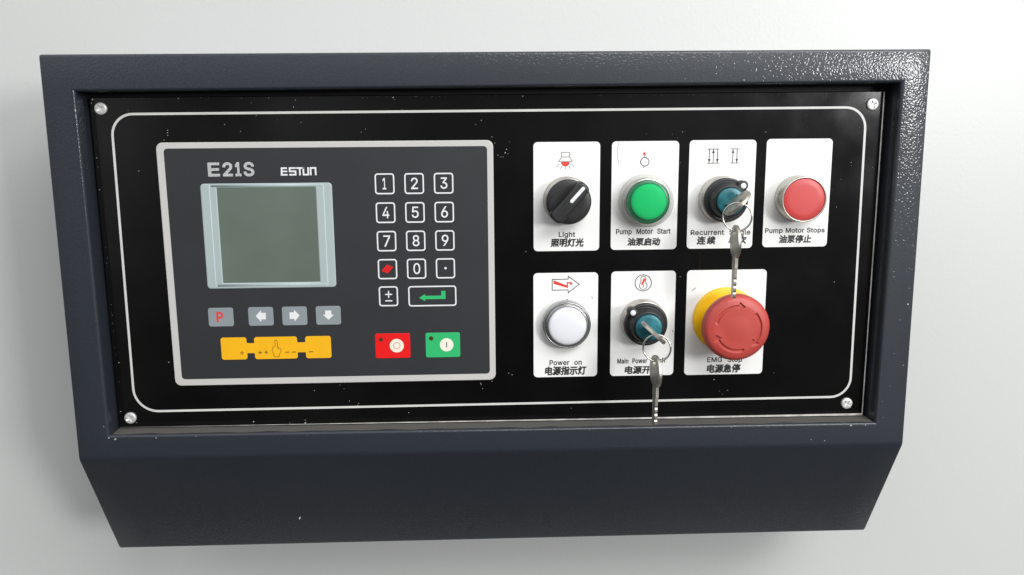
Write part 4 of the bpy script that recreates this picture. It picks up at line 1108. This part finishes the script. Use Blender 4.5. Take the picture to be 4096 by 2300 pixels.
b = MB()
NA, loops = 330, []
radii = [(20.2, 19.5), (20.9, 20.6)]
prof = [(13, 19.0, 0), (18.0, 19.4, 0), (20.3, 20.4, 1), (20.6, 21.3, 1), (20.6, 25.6, 1), (20.3, 26.6, .7), (19.7, 27.5, .25), (18.9, 28.2, 0), (18.2, 28.65, 0)]
for i in range(50):
    r = 17.8 - 9.4 * i / 49
    z = 28.8 + 0.75 * math.sin(min(1, (17.8 - r) / 4.0) * math.pi / 2) + 0.012 * (9 - min(9, r / 2))
    prof.append((r, z, 0))
prof += [(6, 29.75, 0), (3, 29.82, 0), (0.6, 29.85, 0)]
for r, z, kn in prof:
    lo = []
    for i in range(NA):
        a = 360 * i / NA
        rr = r + kn * 0.28 * math.cos(2 * math.pi * i / NA * 110)
        zz = z
        if 9 < r < 17.7 and z > 28:
            zz -= 1.1 * groove(r, a)
        lo.append((rr * math.cos(math.radians(a)), rr * math.sin(math.radians(a)), zz))
    loops.append(lo)
b.loft(loops, 0, True)
part(b, 'mushroom_head', M['mushroom'], parent=es)


# ------------------------------------------------------------------ keys and split rings (things that can be lifted away)
def key_meshes():
    # local frame: x across the bow, y along the key (bow up), z through its thickness; origin at the shoulder
    bow = MB()
    n = 48
    T = 1.1
    outer, hole = [], []
    for i in range(n):
        a = 2 * math.pi * i / n
        x, y = 9.6 * math.cos(a), 10.2 + 10.0 * math.sin(a)
        if y < 3:
            x *= 0.8 + 0.2 * (y / 3)
        outer.append((x, y))
        hole.append((2.5 * math.cos(a), 15.6 + 2.5 * math.sin(a)))
    oi = [(x * 0.955, 10.2 + (y - 10.2) * 0.955) for x, y in outer]
    lo = [[(x, y, 0) for x, y in outer], [(x, y, T - 0.35) for x, y in outer], [(x, y, T) for x, y in oi], [(x, y, T) for x, y in hole], [(x, y, 0) for x, y in hole]]
    bow.loft(lo, 0, False, False)
    lo = [[(x, y, -z) for x, y, z in l] for l in lo]
    bow.loft(lo, 0, False, False)
    blade = MB()
    edge = [(-3.4, 3.0), (-3.4, -5.0), (-2.9, -5.4), (-2.9, -22.0), (-1.2, -23.4)]
    teeth = [(1.4, -23.2), (2.2, -22.0), (2.35, -20.6), (2.05, -19.6), (2.5, -18.2), (2.5, -16.9), (2.1, -15.7), (2.6, -14.4), (2.6, -13.0), (2.25, -11.8),
             (2.7, -10.6), (2.9, -5.4), (3.9, -5.0), (3.9, 3.0)]
    pl = edge + teeth
    blade.prism(pl, -0.85, 0.85)
    blade.add([(-1.1, -2, 0.87), (-0.4, -2, 0.87), (-0.4, -22, 0.87), (-1.1, -22, 0.87)], [[0, 1, 2, 3]], 0)
    return bow, blade


bow_mb, blade_mb = key_meshes()


def orient(o, org, wx, wy):
    wx, wy = Vector(wx).normalized(), Vector(wy).normalized()
    wz = wx.cross(wy)
    ex_, ey_, ez_ = B(*wx) * 1000, -(B(*wz) * 1000), B(*wy) * 1000
    m = Matrix.Identity(4)
    for i in range(3):
        m[i][0], m[i][1], m[i][2] = ex_[i], ey_[i], ez_[i]
    m.translation = W(*org)
    o.matrix_world = m


key0 = thing('key', 'flat metal key standing in the upper key switch, turned towards the upper right', 'key', (0, 0, 0), 'keys of the two switches')
bow0 = bow_mb.build('bow', M['nickel'], key0)
blade0 = blade_mb.build('blade', M['nickel'], key0)
d1 = Vector((math.cos(A1), math.sin(A1), 0))
d2 = Vector((math.cos(A2), math.sin(A2), 0))
KEYSPEC = [
    (None, (K1[0], K1[1], 23.4), d1, (0, 0, 1)),
    ('flat metal key standing in the lower key switch, seen on its edge', (K2[0], K2[1], 23.4), -d2, (0, 0, 1)),
    ('spare key hanging above the red emergency stop from the upper ring', (141.3, 6.7, 40.5), (-0.05, 0, 1), (0, 1, 0)),
    ('spare key hanging from the lower ring down past the plate edge', (95.8, -71.3, 40.5), (0.10, 0, 1), (0, 1, 0)),
]
for i, (lab, org, wx, wy) in enumerate(KEYSPEC):
    if i == 0:
        k = key0
    else:
        k = key0.copy()
        COL.objects.link(k)
        for ch in (bow0, blade0):
            c = ch.copy()
            COL.objects.link(c)
            c.parent = k
        k['label'] = lab
    orient(k, org, wx, wy)


def make_ring(loc, yaw, label):
    b = MB()
    pts = []
    turns, R = 1.9, 8.2
    N = 120
    for i in range(N + 1):
        t = i / N
        a = 2 * math.pi * turns * t + 0.9
        h = (t - 0.5) * 1.25
        pts.append((R * math.cos(a), R * math.sin(a), h))
    b.tube(pts, 0.52, 8)
    o = b.build('key_ring', M['steel'])
    o.location = W(*loc)
    o.rotation_euler = (0.0, 0.0, yaw)
    o['label'] = label
    o['category'] = 'key ring'
    o['group'] = 'split rings joining the keys'
    return o


make_ring((141.8, 31.7, 40.0), -0.35, 'bright split ring hanging from the key in the upper switch')
make_ring((96.2, -46.6, 40.0), -0.30, 'bright split ring hanging from the key in the lower switch')
